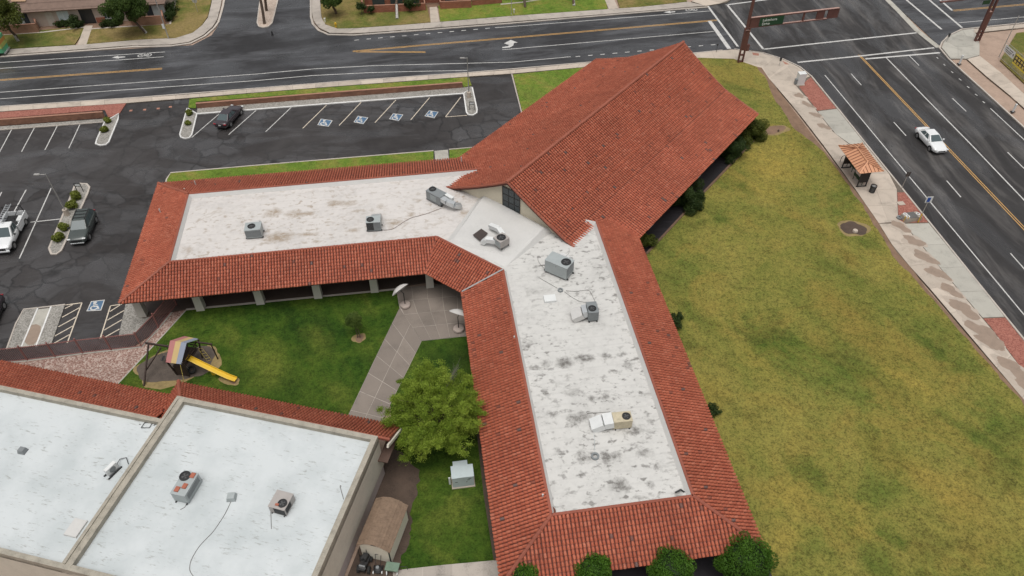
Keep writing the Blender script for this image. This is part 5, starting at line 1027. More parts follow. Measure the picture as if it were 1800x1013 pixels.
for x, w in ((.8, 1.3), (8.0, .22), (11.4-.9, 1.1), (12.4, 1.6)):
    B().beam(sp+ad*(x-w/2)+[0, 0, (zt+zb)/2], sp+ad*(x+w/2)+[0, 0, (zt+zb)/2], .2, zt-zb-.02).mk('arm_panel', BROWN, pole)
c = sp+ad*3.2-an*.16+[0, 0, (zt+zb)/2]; sg = B().beam(c-ad*1.75, c+ad*1.75, .05, 1.16).mk('street_sign', SGREEN, pole)
lettering('lettering', 'Lakeshore', .50, SWHITE, sg, frame(c-ad*1.35-an*.03+np.array([0, 0, .06]), ad, (0, 0, 1))); lettering('lettering', 'Drive', .50, SWHITE, sg, frame(c-ad*1.35-an*.03+np.array([0, 0, -.46]), ad, (0, 0, 1)))
sp2 = G(1717, 72, .1); p2 = thing('signal_gantry', sp2, 'brown steel signal gantry leaning out of the top right corner', 'traffic signal')
for s in (-1, 1): B().beam(sp2+ad*s*.33, sp2+ad*s*.33+[0, 0, 8], .16, .42).mk('leg', BROWN, p2)
for z in (.08, .7, 1.3): B().beam(sp2-ad*.33+[0, 0, z], sp2+ad*.33+[0, 0, z], .3, .1).mk('cross_plate', BROWN, p2)
B().beam(sp2+[0, 0, 1.6], sp2+[0, 0, 4.3], .6, .26).mk('web_panel', BROWN, p2); B().box(sp2+[0, 0, 4.35], (.6, .45, .03), R(13)).mk('top_cap', PINKISH, p2)
B().beam(sp2-ad*.75+[0, 0, 5.8], sp2-ad*1.9+[0, 0, 5.8], .06, .55).mk('street_sign', SGREEN, p2); B().beam(sp2+[0, 0, 6.6], sp2-ad*9+[0, 0, 6.6], .3, .14).mk('top_chord', BROWN, p2)
def post(px, h, r, mat, lab, cat, name, cap=None):
    p = G(*px, .1); t = thing(name, p, lab, cat); B().cyl(p, p+[0, 0, h], r, n=8).mk('post', mat, t)
    if cap: B().box(p+[0, 0, h-cap[2]], cap, .3).mk('push_button', BLK, t)
    return t, p
p = G(479, 62, .004); t_ = thing('road_marker', p, 'small black marker standing in the mouth of the side street', 'marker'); B().box(p, (.3, .3, .05)).mk('foot', BLK, t_); B().cyl(p+[0, 0, .05], p+[0, 0, .6], .12, .09, 8).mk('tube', BLK, t_)
post((1369.5, 116), 1.25, .035, GALV, 'pedestrian button post at the near corner of the lawn', 'post', 'button_post', (.22, .18, .5)); post((1664, 73.5), 1.25, .035, GALV, 'pedestrian button post on the far corner', 'post', 'button_post', (.22, .18, .5)); post((1259, 92), 1.25, .03, BLK, 'thin black post on the pavement behind the chapel ridge', 'post', 'button_post', (.14, .12, .25))
for px, h, lab in (((1686, 113), 1.3, 'leaning white marker post on the far corner'), ((1780, 197), 1.1, 'white marker post further down the far kerb')):
    t_, p = post(px, h, .13, WHT, lab, 'marker post', 'marker_post'); B().box(p+[0, 0, 0], (.5, .4, .08), .3).mk('base', BLK, t_)
# utility cabinets
t_ = thing('utility_cabinet', G(1405, 150, .1), 'white utility cabinet on the corner pavement by the red gravel', 'cabinet'); p = G(1405, 148, .1); B().box(p, (1.15, .95, .08), R(8)).mk('plinth', CONC, t_); B().box(p+[0, 0, .08], (.95, .75, 1.5), R(8)).mk('cabinet', WHT, t_); B().box(p+[0, 0, 1.58], (1.0, .8, .05), R(8)).mk('lid', WHT, t_); B().box(p+[-.6, -.1, .1], (.25, .35, .7), R(8)).mk('side_box', GREY2, t_)
p = G(814, 846, .1); t_ = thing('electrical_cabinet', p, 'pale blue-grey electrical cabinet on the grass strip beside the tree', 'cabinet'); CB = plain('pale blue grey enamel', (.46, .52, .53), .45, var=.08)
B().box(p-[0, 0, .0], (1.75, 1.2, .08), R(8)).mk('plinth', CONC, t_); B().box(p+[0, 0, .08], (1.6, 1.0, 1.25), R(8)).mk('cabinet', CB, t_); B().box(p+[0, 0, 1.33], (1.66, 1.08, .05), R(8)).mk('lid', CB, t_)
fd = np.array([math.cos(R(8)), math.sin(R(8)), 0]); fn = np.array([math.sin(R(8)), -math.cos(R(8)), 0])
for x, w in ((-.38, .78), (.42, .72)): B().beam(p+fd*(x-w/2)+fn*.505+[0, 0, .7], p+fd*(x+w/2)+fn*.505+[0, 0, .7], .02, 1.1).mk('door', CB, t_)
for x, z, w in ((.4, 1.1, .22), (.3, .95, .2), (.22, .7, .1), (-.6, .8, .2)): B().beam(p+fd*x+fn*.52+[0, 0, z], p+fd*(x+w)+fn*.52+[0, 0, z], .006, .06).mk('warning_label', BLK, t_)
B().box(p-fn*.75+[-.1, 0, .08], (1.1, .45, 1.2), R(8)).mk('rear_box', CB, t_); B().box(p-fd*1.0+fn*.1, (.14, .1, .85), R(8)).mk('side_post', WHT, t_)
# parking sign frames
for a, b, lab in (((136.5, 337), (147, 337), 'black framed notice board on the upper end of the long island'), ((825.5, 193), (834, 193), 'black framed notice board on the island after the disabled bays')):
    A_, B_ = G(*a, .1), G(*b, .1); t_ = thing('notice_board', (A_+B_)/2, lab, 'sign', 'notice boards'); q = B()
    for s_ in (A_, B_): q.beam(s_, s_+[0, 0, 1.1], .06, .06)
    q.beam(A_+[0, 0, 1.1], B_+[0, 0, 1.1], .06, .06).beam(A_+[0, 0, .72], B_+[0, 0, .72], .05, .05); q.mk('frame', BLK, t_); B().beam(A_+[.08, 0, .91], B_+[-.08, 0, .91], .03, .3).mk('board', WHT, t_)
# hydrant, stub, corner street sign
YEL = plain('hydrant yellow', (.58, .36, .02), .5)
p = G(590.5, 47.5, .1); t_ = thing('fire_hydrant', p, 'yellow fire hydrant at the side street corner', 'hydrant'); B().lathe(p, [(.17, 0), (.17, .06), (.11, .08), (.11, .5), (.16, .53), (.15, .6), (.08, .7), (.001, .74)], 12).mk('barrel', YEL, t_); B().cyl(p+[-.2, 0, .45], p+[.2, 0, .45], .07, n=8).mk('nozzles', YEL, t_); B().cyl(p+[0, -.2, .4], p+[0, 0, .4], .08, n=8).mk('pumper_nozzle', YEL, t_)
for px, lab in (((571.5, 39), 'short cream pipe stub beside the fire hydrant'), ((903.5, 23), 'short cream pipe stub on the bright lawn')):
    p = G(*px, .1); t_ = thing('pipe_stub', p, lab, 'pipe', 'pipe stubs'); B().cyl(p, p+[0, 0, .55], .14, n=10).mk('pipe', plain('cream plastic', (.55, .55, .42), .6), t_); B().cyl(p+[0, 0, .55], p+[0, 0, .6], .16, n=10).mk('cap', STUCCO_W, t_)
p = G(347.5, 21, .1); t_ = thing('stop_sign', p, 'stop sign seen from behind with two green street name blades', 'sign'); B().cyl(p, p+[0, 0, 2.9], .035, n=8).mk('post', GALV, t_); B().cyl(p+[0, .03, 1.75], p+[0, .06, 1.75], .42, n=8).mk('sign_back', SILV, t_)
B().beam(p+[-.5, 0, 2.55], p+[.5, .1, 2.55], .02, .2).mk('street_blade', plain('pale green sign', (.25, .55, .42), .5), t_); B().beam(p+[.1, -.45, 2.8], p+[0, .45, 2.8], .02, .2).mk('street_blade', plain('pale green sign', (.25, .55, .42), .5), t_)
# low brick walls by the car park
def brickm(name, c1, c2, mortar):
    k = N(name); tc = k.n('ShaderNodeTexCoord'); b = k.n('ShaderNodeTexBrick'); b.inputs['Color1'].default_value = (*c1, 1); b.inputs['Color2'].default_value = (*c2, 1); b.inputs['Mortar'].default_value = (*mortar, 1); b.inputs['Scale'].default_value = 1.0; b.inputs['Brick Width'].default_value = .42; b.inputs['Row Height'].default_value = .2; b.inputs['Mortar Size'].default_value = .014
    sx = k.n('ShaderNodeSeparateXYZ'); k.l(k.pos, sx.inputs[0]); cx = k.n('ShaderNodeCombineXYZ'); k.l(k.math('ADD', sx.outputs[0], sx.outputs[1]), cx.inputs[0]); k.l(sx.outputs[2], cx.inputs[1]); k.l(cx.outputs[0], b.inputs['Vector'])
    col = k.mix(.6, b.outputs['Color'], k.mix(1.0, b.outputs['Color'], k.ramp(k.noise(.7, 5, .65), [(.3, .6), (.7, 1.35)]), 'MULTIPLY')); k.bump(b.outputs['Fac'], -.3, .01); return k.out(col, .85)
BRICK = brickm('brown slump brick', (.21, .095, .06), (.28, .135, .085), (.20, .13, .095)); BRICK_R = brickm('red brick', (.27, .085, .05), (.34, .125, .075), (.26, .14, .10)); BRICK_T = brickm('tan block', (.35, .19, .125), (.39, .22, .15), (.33, .19, .13)); CAPM = plain('brick cap course', (.33, .17, .115), .85, var=.25, scale=3)
def lowwall(P, h, th, mat, lab, cap=CAPM, name='garden_wall', side=0.0):
    Q = GP(P, .05); t = thing(name, sum(Q)/len(Q)*np.array([1, 1, 0]), lab, 'wall', 'low brick walls'); B().strip(Q, th, 0, h, side).mk('wall', mat, t); B().strip(Q, th+.04, h, h+.06, side).mk('cap', cap, t); return t
lowwall([(-200, 236), (0, 220), (184, 206)], .78, .25, BRICK, 'low brown brick wall beside the red gravel at the left'); lowwall([(347, 190.5), (580, 171.5), (813, 153.5)], .72, .25, BRICK, 'long low brown brick wall above the disabled bays')
# ------------------------------------------------------------ bus stop
COPPER = plain('copper coloured metal roof', (.60, .30, .17), .45, .2, var=.12, scale=1.2); SEAM = plain('dark copper seam', (.25, .10, .055), .5); DGREEN = plain('dark green bench slats', (.012, .045, .022), .5); PERF = plain('perforated black panel', (.028, .022, .020), .6)
e = [G(1473.7, 256, 2.5), G(1516, 251.7, 2.5), G(1553.7, 301.4, 2.5), G(1511, 305.5, 2.5)]; r0, r1_ = G(1506.6, 260, 3.15), G(1525, 285.4, 3.15)
t_ = thing('bus_shelter', sum(e)/4*np.array([1, 1, 0])+[0, 0, .12], 'bus shelter with copper coloured hipped roof on the avenue pavement', 'bus shelter')
faces = [[e[0], r0, r1_, e[3]], [e[1], e[2], r1_, r0], [e[0], e[1], r0], [e[3], r1_, e[2]]]
for P in faces:
    pl = B().slab(P, .06).mk('roof_panel', COPPER, t_); q = B()
    if len(P) == 4:
        lo = (P[0], P[3]) if P is faces[0] else (P[1], P[0]); hi = (P[1], P[2]) if P is faces[0] else (P[2], P[3])
        for s in np.linspace(.03, .97, 12):
            a = lo[0]*(1-s)+lo[1]*s; d = (lo[1]-lo[0])/np.linalg.norm(lo[1]-lo[0]); s2 = np.clip(((a-hi[0])@d)/((hi[1]-hi[0])@d), 0, 1); b = hi[0]*(1-s2)+hi[1]*s2; q.beam(a+[0, 0, .03], b+[0, 0, .03], .05, .05)
    else:
        lo = (P[0], P[1]) if P is faces[2] else (P[0], P[2]); ap = P[2] if P is faces[2] else P[1]; ctr = (lo[0]+lo[1])/2
        for s in (.2, .35, .5, .65, .8): a = lo[0]*(1-s)+lo[1]*s; b = a+(ap-ctr)*(1-abs(2*s-1))*.97; q.beam(a+[0, 0, .03], b+[0, 0, .03], .05, .05)
    q.mk('roof_seam', SEAM, t_)
for a, b in ((r0, r1_), (r0, e[0]), (r0, e[1]), (r1_, e[2]), (r1_, e[3])): B().beam(a+[0, 0, .05], b+[0, 0, .05], .12, .06).mk('roof_ridge', COPPER, t_)
for px in ((1513.5, 328), (1487, 295)):
    p = G(*px, .12); d = np.array([1, .12, 0]); d /= np.linalg.norm(d); B().beam(p-d*.5, p-d*.5+[0, 0, 2.5], .1, .1).mk('leg', BLK, t_); B().beam(p+d*.5, p+d*.5+[0, 0, 2.5], .1, .1).mk('leg', BLK, t_); B().beam(p-d*.45+[0, 0, 1.5], p+d*.45+[0, 0, 1.5], .04, 1.9).mk('end_panel', PERF, t_); B().beam(p-d*.6+[0, 0, .04], p+d*.6+[0, 0, .04], .12, .08).mk('foot', BLK, t_)
for px, lab in (((1496, 297), 'dark green bench under the far end of the bus shelter'), ((1507, 320), 'dark green bench under the near end of the bus shelter')):
    p = G(*px, .12); b_ = thing('bench', p, lab, 'bench', 'bus stop benches'); d = np.array([math.cos(R(-83)), math.sin(R(-83)), 0]); n_ = np.array([-d[1], d[0], 0])
    for k_ in range(4): B().beam(p-d*.75+n_*(.1*k_-.1)+[0, 0, .45], p+d*.75+n_*(.1*k_-.1)+[0, 0, .45], .08, .04).mk('seat_slat', DGREEN, b_)
    for k_ in range(3): B().beam(p-d*.75-n_*.25+[0, 0, .6+.13*k_], p+d*.75-n_*.25+[0, 0, .6+.13*k_], .03, .1).mk('back_slat', DGREEN, b_)
    for s in (-.6, .6): B().beam(p+d*s+n_*.2, p+d*s+n_*.2+[0, 0, .44], .05, .05).beam(p+d*s-n_*.25, p+d*s-n_*.25+[0, 0, .95], .05, .05).mk('leg', DGREEN, b_)
p = G(1532, 338, .12); t_ = thing('litter_bin', p, 'black slatted litter bin on the pavement beside the bus shelter', 'litter bin'); q = B()
for k_ in range(16): a = k_*math.pi/8; q.beam(p+[.27*math.cos(a), .27*math.sin(a), .05], p+[.31*math.cos(a), .31*math.sin(a), .85], .06, .02)
q.mk('slats', BLK, t_); B().ring(p, .27, .34, .82, .9, 16).mk('rim', BLK, t_); B().cyl(p+[0, 0, .03], p+[0, 0, .78], .24, n=14).mk('liner', plain('bin liner grey', (.20, .20, .20), .6), t_)
p = G(1481, 285, .12); t_ = thing('bike_rack', p, 'thin bent-tube bicycle rack behind the bus shelter', 'bike rack'); B().tube([p+[-.3, 0, 0], p+[-.3, 0, .6], p+[-.2, 0, .8], p+[0, 0, .88], p+[.2, 0, .8], p+[.3, 0, .6], p+[.3, 0, 0]], .03).mk('hoop', BLK, t_)
p = G(1582, 338, .12); t_ = thing('bus_stop_sign', p, 'dark sign on a thin pole at the corner of the red gravel', 'sign'); B().cyl(p, p+[0, 0, 2.7], .035, n=8).mk('pole', GALV, t_); B().beam(p+[-.2, -.03, 2.4], p+[.25, .0, 2.4], .03, .6).mk('sign_panel', plain('dark sign back', (.06, .05, .045), .6), t_)
p = G(1613.6, 391, .12); t_ = thing('bus_stop_sign', p, 'blue and white bus stop sign on a pole with yellow sleeve', 'sign'); B().cyl(p, p+[0, 0, 3.35], .035, n=8).mk('pole', GALV, t_); B().cyl(p, p+[0, 0, 1.15], .06, n=8).mk('sleeve', YEL, t_)
c = p+[0, -.05, 3.0]; B().beam(c-[.34, 0, 0], c+[.34, .05, 0], .03, .75).mk('sign_panel', WHT, t_); B().beam(c+[-.22, -.03, 0], c+[.12, 0, 0], .02, .55).mk('sign_symbol', plain('sign blue', (.02, .075, .33), .5), t_)
boxthing('utility_vault', (1583.5, 358), .1, (.75, .6, .06), R(8), CONC, 'pale square concrete utility vault in the red gravel', 'vault')
p = G(1600, 385, .1); t_ = thing('backflow_unit', p, 'low stone-clad utility box with grey top and white pipe rings by the pavement', 'utility box'); B().box(p, (1.9, 1.0, .5), R(12), .95).mk('casing', concrete('rough stone casing', (.36, .31, .26), .5, 4), t_); B().box(p+[0, 0, .5], (.95, .95, .03), R(12)).mk('top_panel', plain('grey mesh panel', (.12, .115, .11), .8), t_)
for dx, dy in ((-.68, .12), (.68, .15), (-.55, -.25)): B().ring(p+[dx, dy, .52], .13, .22, 0, .06, 14).mk('pipe_ring', WHT, t_)
for dx, dy in ((-.85, -.4), (-.62, -.55)): B().cyl(p+[dx, dy, 0], p+[dx, dy, .65], .05, n=8).mk('yellow_post', YEL, t_)
B().ring(p+[-1.15, .1, .0], .12, .28, 0, .2, 14).mk('hose_coil', GREY2, t_)
# tree well and dirt patch on the east lawn
p = G(1503, 407, .11); B().cyl(p, p+[0, 0, .18], .28, .24, 9).mk('rock', CONC, label='pale flat stone in the round earth pit on the east lawn', cat='rock')
p = G(1368, 231, .11); B().cyl(p, p+[0, 0, .22], .14, .1, 7).mk('stump', BARK, label='small stump in the earth patch near the chapel corner', cat='stump')
# fence with banners at the right edge
f0, f1 = G(1755.5, 101, .1), G(1840, 178, .1); fd = (f1-f0)/np.linalg.norm(f1-f0); t_ = thing('chain_link_fence', f0, 'chain-link fence corner carrying two banners at the right edge', 'fence')
for s in (0, 3, 6, 9): B().cyl(f0+fd*s, f0+fd*s+[0, 0, 2.4 if s else 6.0], .05, n=8).mk('post', GALV, t_)
for z in (.1, 2.35): B().cyl(f0+[0, 0, z], f1+[0, 0, z], .025, n=6).mk('rail', GALV, t_)
g_ = G(1795, 57, .1); gd = (g_-f0)/np.linalg.norm(g_-f0)
q = B()
for s in np.arange(.15, 9, .15): q.beam(f0+fd*s+[0, 0, .1], f0+fd*(s+.9)+[0, 0, 2.3], .006, .006).beam(f0+fd*(s+.9)+[0, 0, .1], f0+fd*s+[0, 0, 2.3], .006, .006)
q.mk('mesh', GALV, t_)
fn_ = np.array([fd[1], -fd[0], 0]); fn_ = fn_ if fn_@(-f0) > 0 else -fn_
def banner(s0, s1, z0, z1, mat, lab):
    b = thing('banner', f0+fd*(s0+s1)/2, lab, 'banner'); c = f0+fn_*.07; a = B().beam(c+fd*s0+[0, 0, (z0+z1)/2], c+fd*s1+[0, 0, (z0+z1)/2], .02, z1-z0).mk('panel', mat, b); return b, c
BTXT = plain('banner print dark', (.09, .09, .09), .6)
b_, c = banner(.35, 2.75, 1.15, 2.1, WHT, 'white banner with two lines of dark print on the fence')
for z, l0, l1 in ((1.85, .6, 1.25), (1.85, 1.4, 2.3), (1.58, .6, 2.2), (1.38, .75, 2.0)): B().beam(c+fd*l0+fn_*.015+[0, 0, z], c+fd*l1+fn_*.015+[0, 0, z], .006, .09).mk('print_line', BTXT, b_)
B().beam(c+fd*2.42+fn_*.015+[0, 0, 1.6], c+fd*2.62+fn_*.015+[0, 0, 1.6], .006, .3).mk('print_emblem', BTXT, b_)
b_, c = banner(2.95, 7.0, .7, 2.1, plain('banner yellow', (.68, .55, .06), .5), 'yellow and black banner cut by the right edge')
B().beam(c+fd*2.97+fn_*.012+[0, 0, 1.42], c+fd*6.98+fn_*.012+[0, 0, 1.42], .008, .95).mk('black_panel', BLK, b_)
for z in (1.62, 1.15):
    for l in np.arange(3.2, 6.6, .62): B().beam(c+fd*l+fn_*.02+[0, 0, z], c+fd*(l+.42)+fn_*.02+[0, 0, z], .006, .3).mk('print_block', plain('banner print yellow', (.62, .48, .12), .5), b_)
# ------------------------------------------------------------ shed and its yard
SHED = plain('cream shed siding', (.72, .68, .57), .75, var=.07); SHINGLE_M = plain('brown shingle', (.205, .14, .095), .9, var=.28, scale=2.2, bump=.3)
sx = np.array([.968, -.245, 0]); sx /= np.linalg.norm(sx); sy = np.array([-sx[1], sx[0], 0]); s0 = np.array([-9.05, 25.55, 0])
Sc = lambda x, y, z: s0+sx*x+sy*y+np.array([0, 0, z])
t_ = thing('garden_shed', s0, 'cream garden shed with brown shingle roof between the hall and the lawn', 'shed')
B().prism([Sc(-1.08, -1.68, 0), Sc(1.08, -1.68, 0), Sc(1.08, 1.68, 0), Sc(-1.08, 1.68, 0)], .1, 1.95).mk('wall', SHED, t_)
for s in (-1, 1): B().add([Sc(-1.08, s*1.68, 1.95), Sc(1.08, s*1.68, 1.95), Sc(.55, s*1.68, 2.35), Sc(0, s*1.68, 2.5), Sc(-.55, s*1.68, 2.35)], [(0, 1, 2, 3, 4)]).mk('gable', SHED, t_)
for a, b in (((-1.22, 1.93), (-.62, 2.36)), ((-.62, 2.36), (0, 2.54)), ((0, 2.54), (.62, 2.36)), ((.62, 2.36), (1.22, 1.93))):
    sl = B().slab([Sc(a[0], -1.82, a[1]), Sc(b[0], -1.82, b[1]), Sc(b[0], 1.82, b[1]), Sc(a[0], 1.82, a[1])], .04).mk('roof_slope', SHINGLE_M, t_)
    n_ = 3; A_, B_ = np.array(a), np.array(b)
    for i in range(n_):                       # courses of shingles, each lapping the one below
        f0_, f1_ = (A_+(B_-A_)*i/n_, A_+(B_-A_)*(i+1)/n_); lowf, hif = (f0_, f1_) if A_[1] < B_[1] else (f1_, f0_)
        y = -1.84
        while y < 1.8:
            w = random.uniform(.28, .42); y2 = min(y+w, 1.84); dz = random.uniform(.012, .024)
            B().slab([Sc(lowf[0], y, lowf[1]+.03+dz), Sc(hif[0], y, hif[1]+.012), Sc(hif[0], y2-.012, hif[1]+.012), Sc(lowf[0], y2-.012, lowf[1]+.03+dz)], .012).mk('shingle', SHINGLE_M, sl); y = y2
B().beam(Sc(-.2, -1.70, 2.2), Sc(.2, -1.70, 2.2), .03, .12).mk('vent', BLK, t_); B().beam(Sc(1.05, -1.7, .1), Sc(1.05, -1.7, 1.95), .09, .05).mk('corner_trim', BLK, t_)
t_ = thing('lawn_tractor', Sc(-.6, -2.35, .1), 'black garden tractor parked in front of the shed', 'tractor'); c = Sc(-.65, -2.35, .1)
B().box(c+[0, 0, .3], (.5, 1.1, .25), R(-14)).mk('frame', BLK, t_); B().box(c+[.05, .35, .5], (.45, .55, .35), R(-14), .8).mk('hood', TRIM, t_); B().box(c+[-.05, -.25, .52], (.42, .4, .12), R(-14)).mk('seat', TRIM, t_); B().box(c+[-.02, -.42, .6], (.42, .1, .38), R(-14)).mk('seat_back', GREY2, t_)
for dx, dy, r in ((-.38, -.3, .27), (.36, -.38, .27), (-.3, .5, .19), (.4, .42, .19)): B().cyl(c+[dx-.08, dy, r], c+[dx+.08, dy, r], r, n=14).mk('wheel', TYRE, t_)
B().tube([c+[0, .05, .7], c+[0, -.02, 1.0]], .025).mk('steering_column', BLK, t_); B().ring(c+[0, -.02, 1.0], .12, .16, 0, .03, 12).mk('steering_wheel', BLK, t_)
for dx in (-.4, .15): B().tube([c+[dx, .55, .2], c+[dx, .6, 1.25]], .02).mk('roll_bar', BLK, t_)
c = Sc(.35, -2.4, .1); t_ = thing('push_mower', c, 'small black push mower right of the garden tractor', 'mower'); B().lathe(c, [(.3, .12), (.32, .2), (.2, .3), (.001, .34)], 12).mk('deck', TRIM, t_); B().cyl(c+[0, 0, .3], c+[0, 0, .5], .12, n=10).mk('engine', GREY2, t_); B().tube([c+[-.15, .2, .25], c+[-.2, .75, .85], c+[.2, .75, .85], c+[.15, .2, .25]], .02).mk('handle', BLK, t_)
for dx, dy in ((-.3, -.2), (.3, -.2), (-.3, .22), (.3, .22)): B().cyl(c+[dx-.03, dy, .11], c+[dx+.03, dy, .11], .11, n=10).mk('wheel', WHT if dy < 0 else TYRE, t_)
c = Sc(1.35, -2.15, .1); t_ = thing('wheelbarrow', c, 'green spreader cart with white wheels beside the shed corner', 'cart'); B().box(c+[0, 0, .3], (.75, .5, .3), R(-8), 1.25).mk('hopper', plain('pale green plastic', (.14, .21, .15), .5), t_)
for dx in (-.42, .3): B().cyl(c+[dx, -.25, .17], c+[dx+.06, -.25, .17], .17, n=12).mk('wheel', WHT, t_)
B().tube([c+[.3, .1, .4], c+[1.0, .0, .55], c+[1.05, -.1, .3]], .02).mk('handle', BLK, t_)

# ------------------------------------------------------------ courtyard umbrellas
CANV = plain('white canvas', (.52, .50, .475), .8, var=.06)
def umbrella(px, lean, lab):
    p = G(*px, .11); t = thing('tilted_umbrella', p, lab, 'umbrella', 'courtyard umbrellas'); B().lathe(p, [(.001, .02), (.48, .02), (.52, .12), (.48, .26), (.3, .32), (.06, .33), (.06, .3)], 14).mk('base', plain('stone base', (.40, .33, .29), .8), t)
    ax = np.array([lean, .66, .72]); ax /= np.linalg.norm(ax); u = np.cross(ax, [0, -.2, 1.]); u /= np.linalg.norm(u); v = np.cross(ax, u)   # canopy tilted far over on its pole
    B().cyl(p+[0, 0, .2], p+[0, 0, 1.7], .04, n=8).mk('pole', BLK, t); hub = p+np.array([lean*.35, .15, 1.95]); B().cyl(p+[0, 0, 1.6], hub, .03, n=6).mk('crank', BLK, t); n_ = 8; V = [hub+ax*.40]; F = []; rg = (.3, .6, .85, 1.0)
    for r_ in rg:
        for i in range(n_*2):
            a = math.pi*i/n_; sag = 1-.05*(i % 2)*r_; V.append(hub+(u*math.cos(a)+v*math.sin(a))*.95*r_*sag+ax*.40*(1-r_**2.2))
    m2 = n_*2
    for i in range(m2):
        j = (i+1) % m2; F.append((0, 1+i, 1+j))
        for r_ in range(len(rg)-1): F.append((1+r_*m2+i, 1+(r_+1)*m2+i, 1+(r_+1)*m2+j, 1+r_*m2+j))
    o = mk('canopy', V, F, CANV, t); m_ = o.modifiers.new('solid', 'SOLIDIFY'); m_.thickness = .02
    q = B()
    for i in range(0, m2, 2): q.tube([hub+ax*.05, V[1+2*m2+i]-ax*.03], .012, 4)
    q.mk('ribs', BLK, t)
umbrella((712.5, 538), -.75, 'white umbrella on a stone base at the top of the courtyard path'); umbrella((806.5, 580), .3, 'white umbrella on a stone base near the inner roof eave')

# ------------------------------------------------------------ iron fence of the courtyard
FRED = plain('dark red iron', (.30, .125, .11), .55, var=.15); fp = [G(x, y, .06) for x, y in ((-46, 643), (0, 638.5), (49, 634), (97.5, 628), (146, 621.5), (196, 616), (249, 610), (279.5, 577), (311, 537))]
t_ = thing('iron_fence', (fp[0]+fp[-1])/2, 'dark red iron picket fence between the car park and the courtyard', 'fence'); PK = None
for i, p in enumerate(fp): B().beam(p, p+[0, 0, 1.95], .09, .09).mk('post', FRED, t_)
for a, b in zip(fp, fp[1:]):
    for z in (.15, 1.7): B().beam(a+[0, 0, z], b+[0, 0, z], .045, .045).mk('rail', FRED, t_)
    L_ = np.linalg.norm(b-a); n_ = int(L_/.15)
    for k_ in range(1, n_):
        p = a+(b-a)*k_/n_
        if PK is None: PK = B().beam(p+[0, 0, .08], p+[0, 0, 1.82], .026, .026).mk('picket', FRED, t_, origin=p); continue
        o = PK.copy(); COL.objects.link(o); o.location = p-WL[t_.name]
B().strip([fp[i] for i in range(len(fp))], .2, 0, .1).mk('footing', CONC_G, t_)

# ------------------------------------------------------------ playground
WOOD_D = plain('dark stained timber', (.045, .028, .022), .8, var=.25, scale=3); ground_patch('ground', (300, 645), 3.1, 2.0, STRAW, .106, R(8), .14); ground_patch('ground', (297, 646), 2.8, 1.65, MULCH, .112, R(8), .09)
ground_patch('ground', (352, 634), 1.65, 1.8, STRAW, .1055, 0, .14); ground_patch('ground', (349, 635), 1.45, 1.6, MULCH, .1125, 0, .1); ground_patch('ground', (404, 669), .85, .5, STRAW, .106, R(-20)); ground_patch('ground', (410, 671), .3, .22, DIRT, .112)
pg = thing('playset', np.array([-27.9, 41.4, .11]), 'timber playset with striped canopy, swing beam and yellow slide on the lawn', 'playset')
ra, rb = G(299, 599, 3.4), G(328, 603, 3.4); fa, fb = G(291, 637, 2.2), G(318.5, 640.5, 2.2); ba, bb = G(324, 591, 2.2), G(350, 596, 2.2)
STR = [plain('faded red canvas', (.42, .17, .16), .8, var=.06), plain('faded yellow canvas', (.52, .38, .17), .8, var=.06), plain('faded blue canvas', (.25, .28, .35), .8, var=.06)]
for i in range(3):
    u, v = i/3, (i+1)/3
    for A_, B_ in ((fa, fb), (ba, bb)):
        P = [ra*(1-u)+rb*u, ra*(1-v)+rb*v, A_*(1-v)+B_*v, A_*(1-u)+B_*u]; B().slab(P, .03).mk('canopy_stripe', STR[i], pg)
posts = [fa*.92+ra*.08, fb*.92+rb*.08, ba*.92+ra*.08, bb*.92+rb*.08]
cx_ = (fa+fb+ba+bb)/4; pl = []
for q0 in posts:
    b_ = np.array([q0[0]*.8+cx_[0]*.2, q0[1]*.8+cx_[1]*.2, .1]); pl.append(b_); B().beam(b_, q0, .11, .11).mk('post', WOOD_D, pg)
dk = B().prism([pl[0], pl[1], pl[3], pl[2]], 1.3, 1.36).mk('deck', WOOD_D, pg)
for a, b in ((pl[0], pl[2]), (pl[1], pl[3]), (pl[0], pl[1]), (pl[2], pl[3])):
    for z in (1.75, 2.05): B().beam(a*[1, 1, 0]+[0, 0, z], b*[1, 1, 0]+[0, 0, z], .05, .1).mk('rail', WOOD_D, pg)
for s in np.linspace(.1, .9, 4): p = pl[0]*(1-s)+pl[1]*s; B().beam(p*[1, 1, 0]+[0, 0, .15], p*[1, 1, 0]+[0, 0, 1.3], .28, .03).mk('board', WOOD_D, pg)
bm0 = G(255.5, 603, 2.4); bm1 = np.array([pl[2][0]*.5+pl[0][0]*.5, pl[2][1]*.5+pl[0][1]*.5, 2.4]); B().beam(bm0, bm1, .12, .16).mk('swing_beam', WOOD_D, pg)
l0 = G(261, 604.6, 2.4); B().beam(G(253, 679, .1), l0, .12, .12).mk('swing_leg', WOOD_D, pg); B().beam(G(257.5, 650, .9), G(283, 611.5, 2.35), .09, .09).mk('brace', WOOD_D, pg)
for s in (.35, .7):
    p = bm0*(1-s)+bm1*s; dn = np.array([0, .22, 0]); B().tube([p-dn, p-dn-[0, 0, 1.8]], .012, 4).tube([p+dn, p+dn-[0, 0, 1.8]], .012, 4).mk('swing_rope', GALV, pg); B().beam(p-dn*1.2-[0, 0, 1.8], p+dn*1.2-[0, 0, 1.8], .2, .03).mk('swing_seat', BLK, pg)
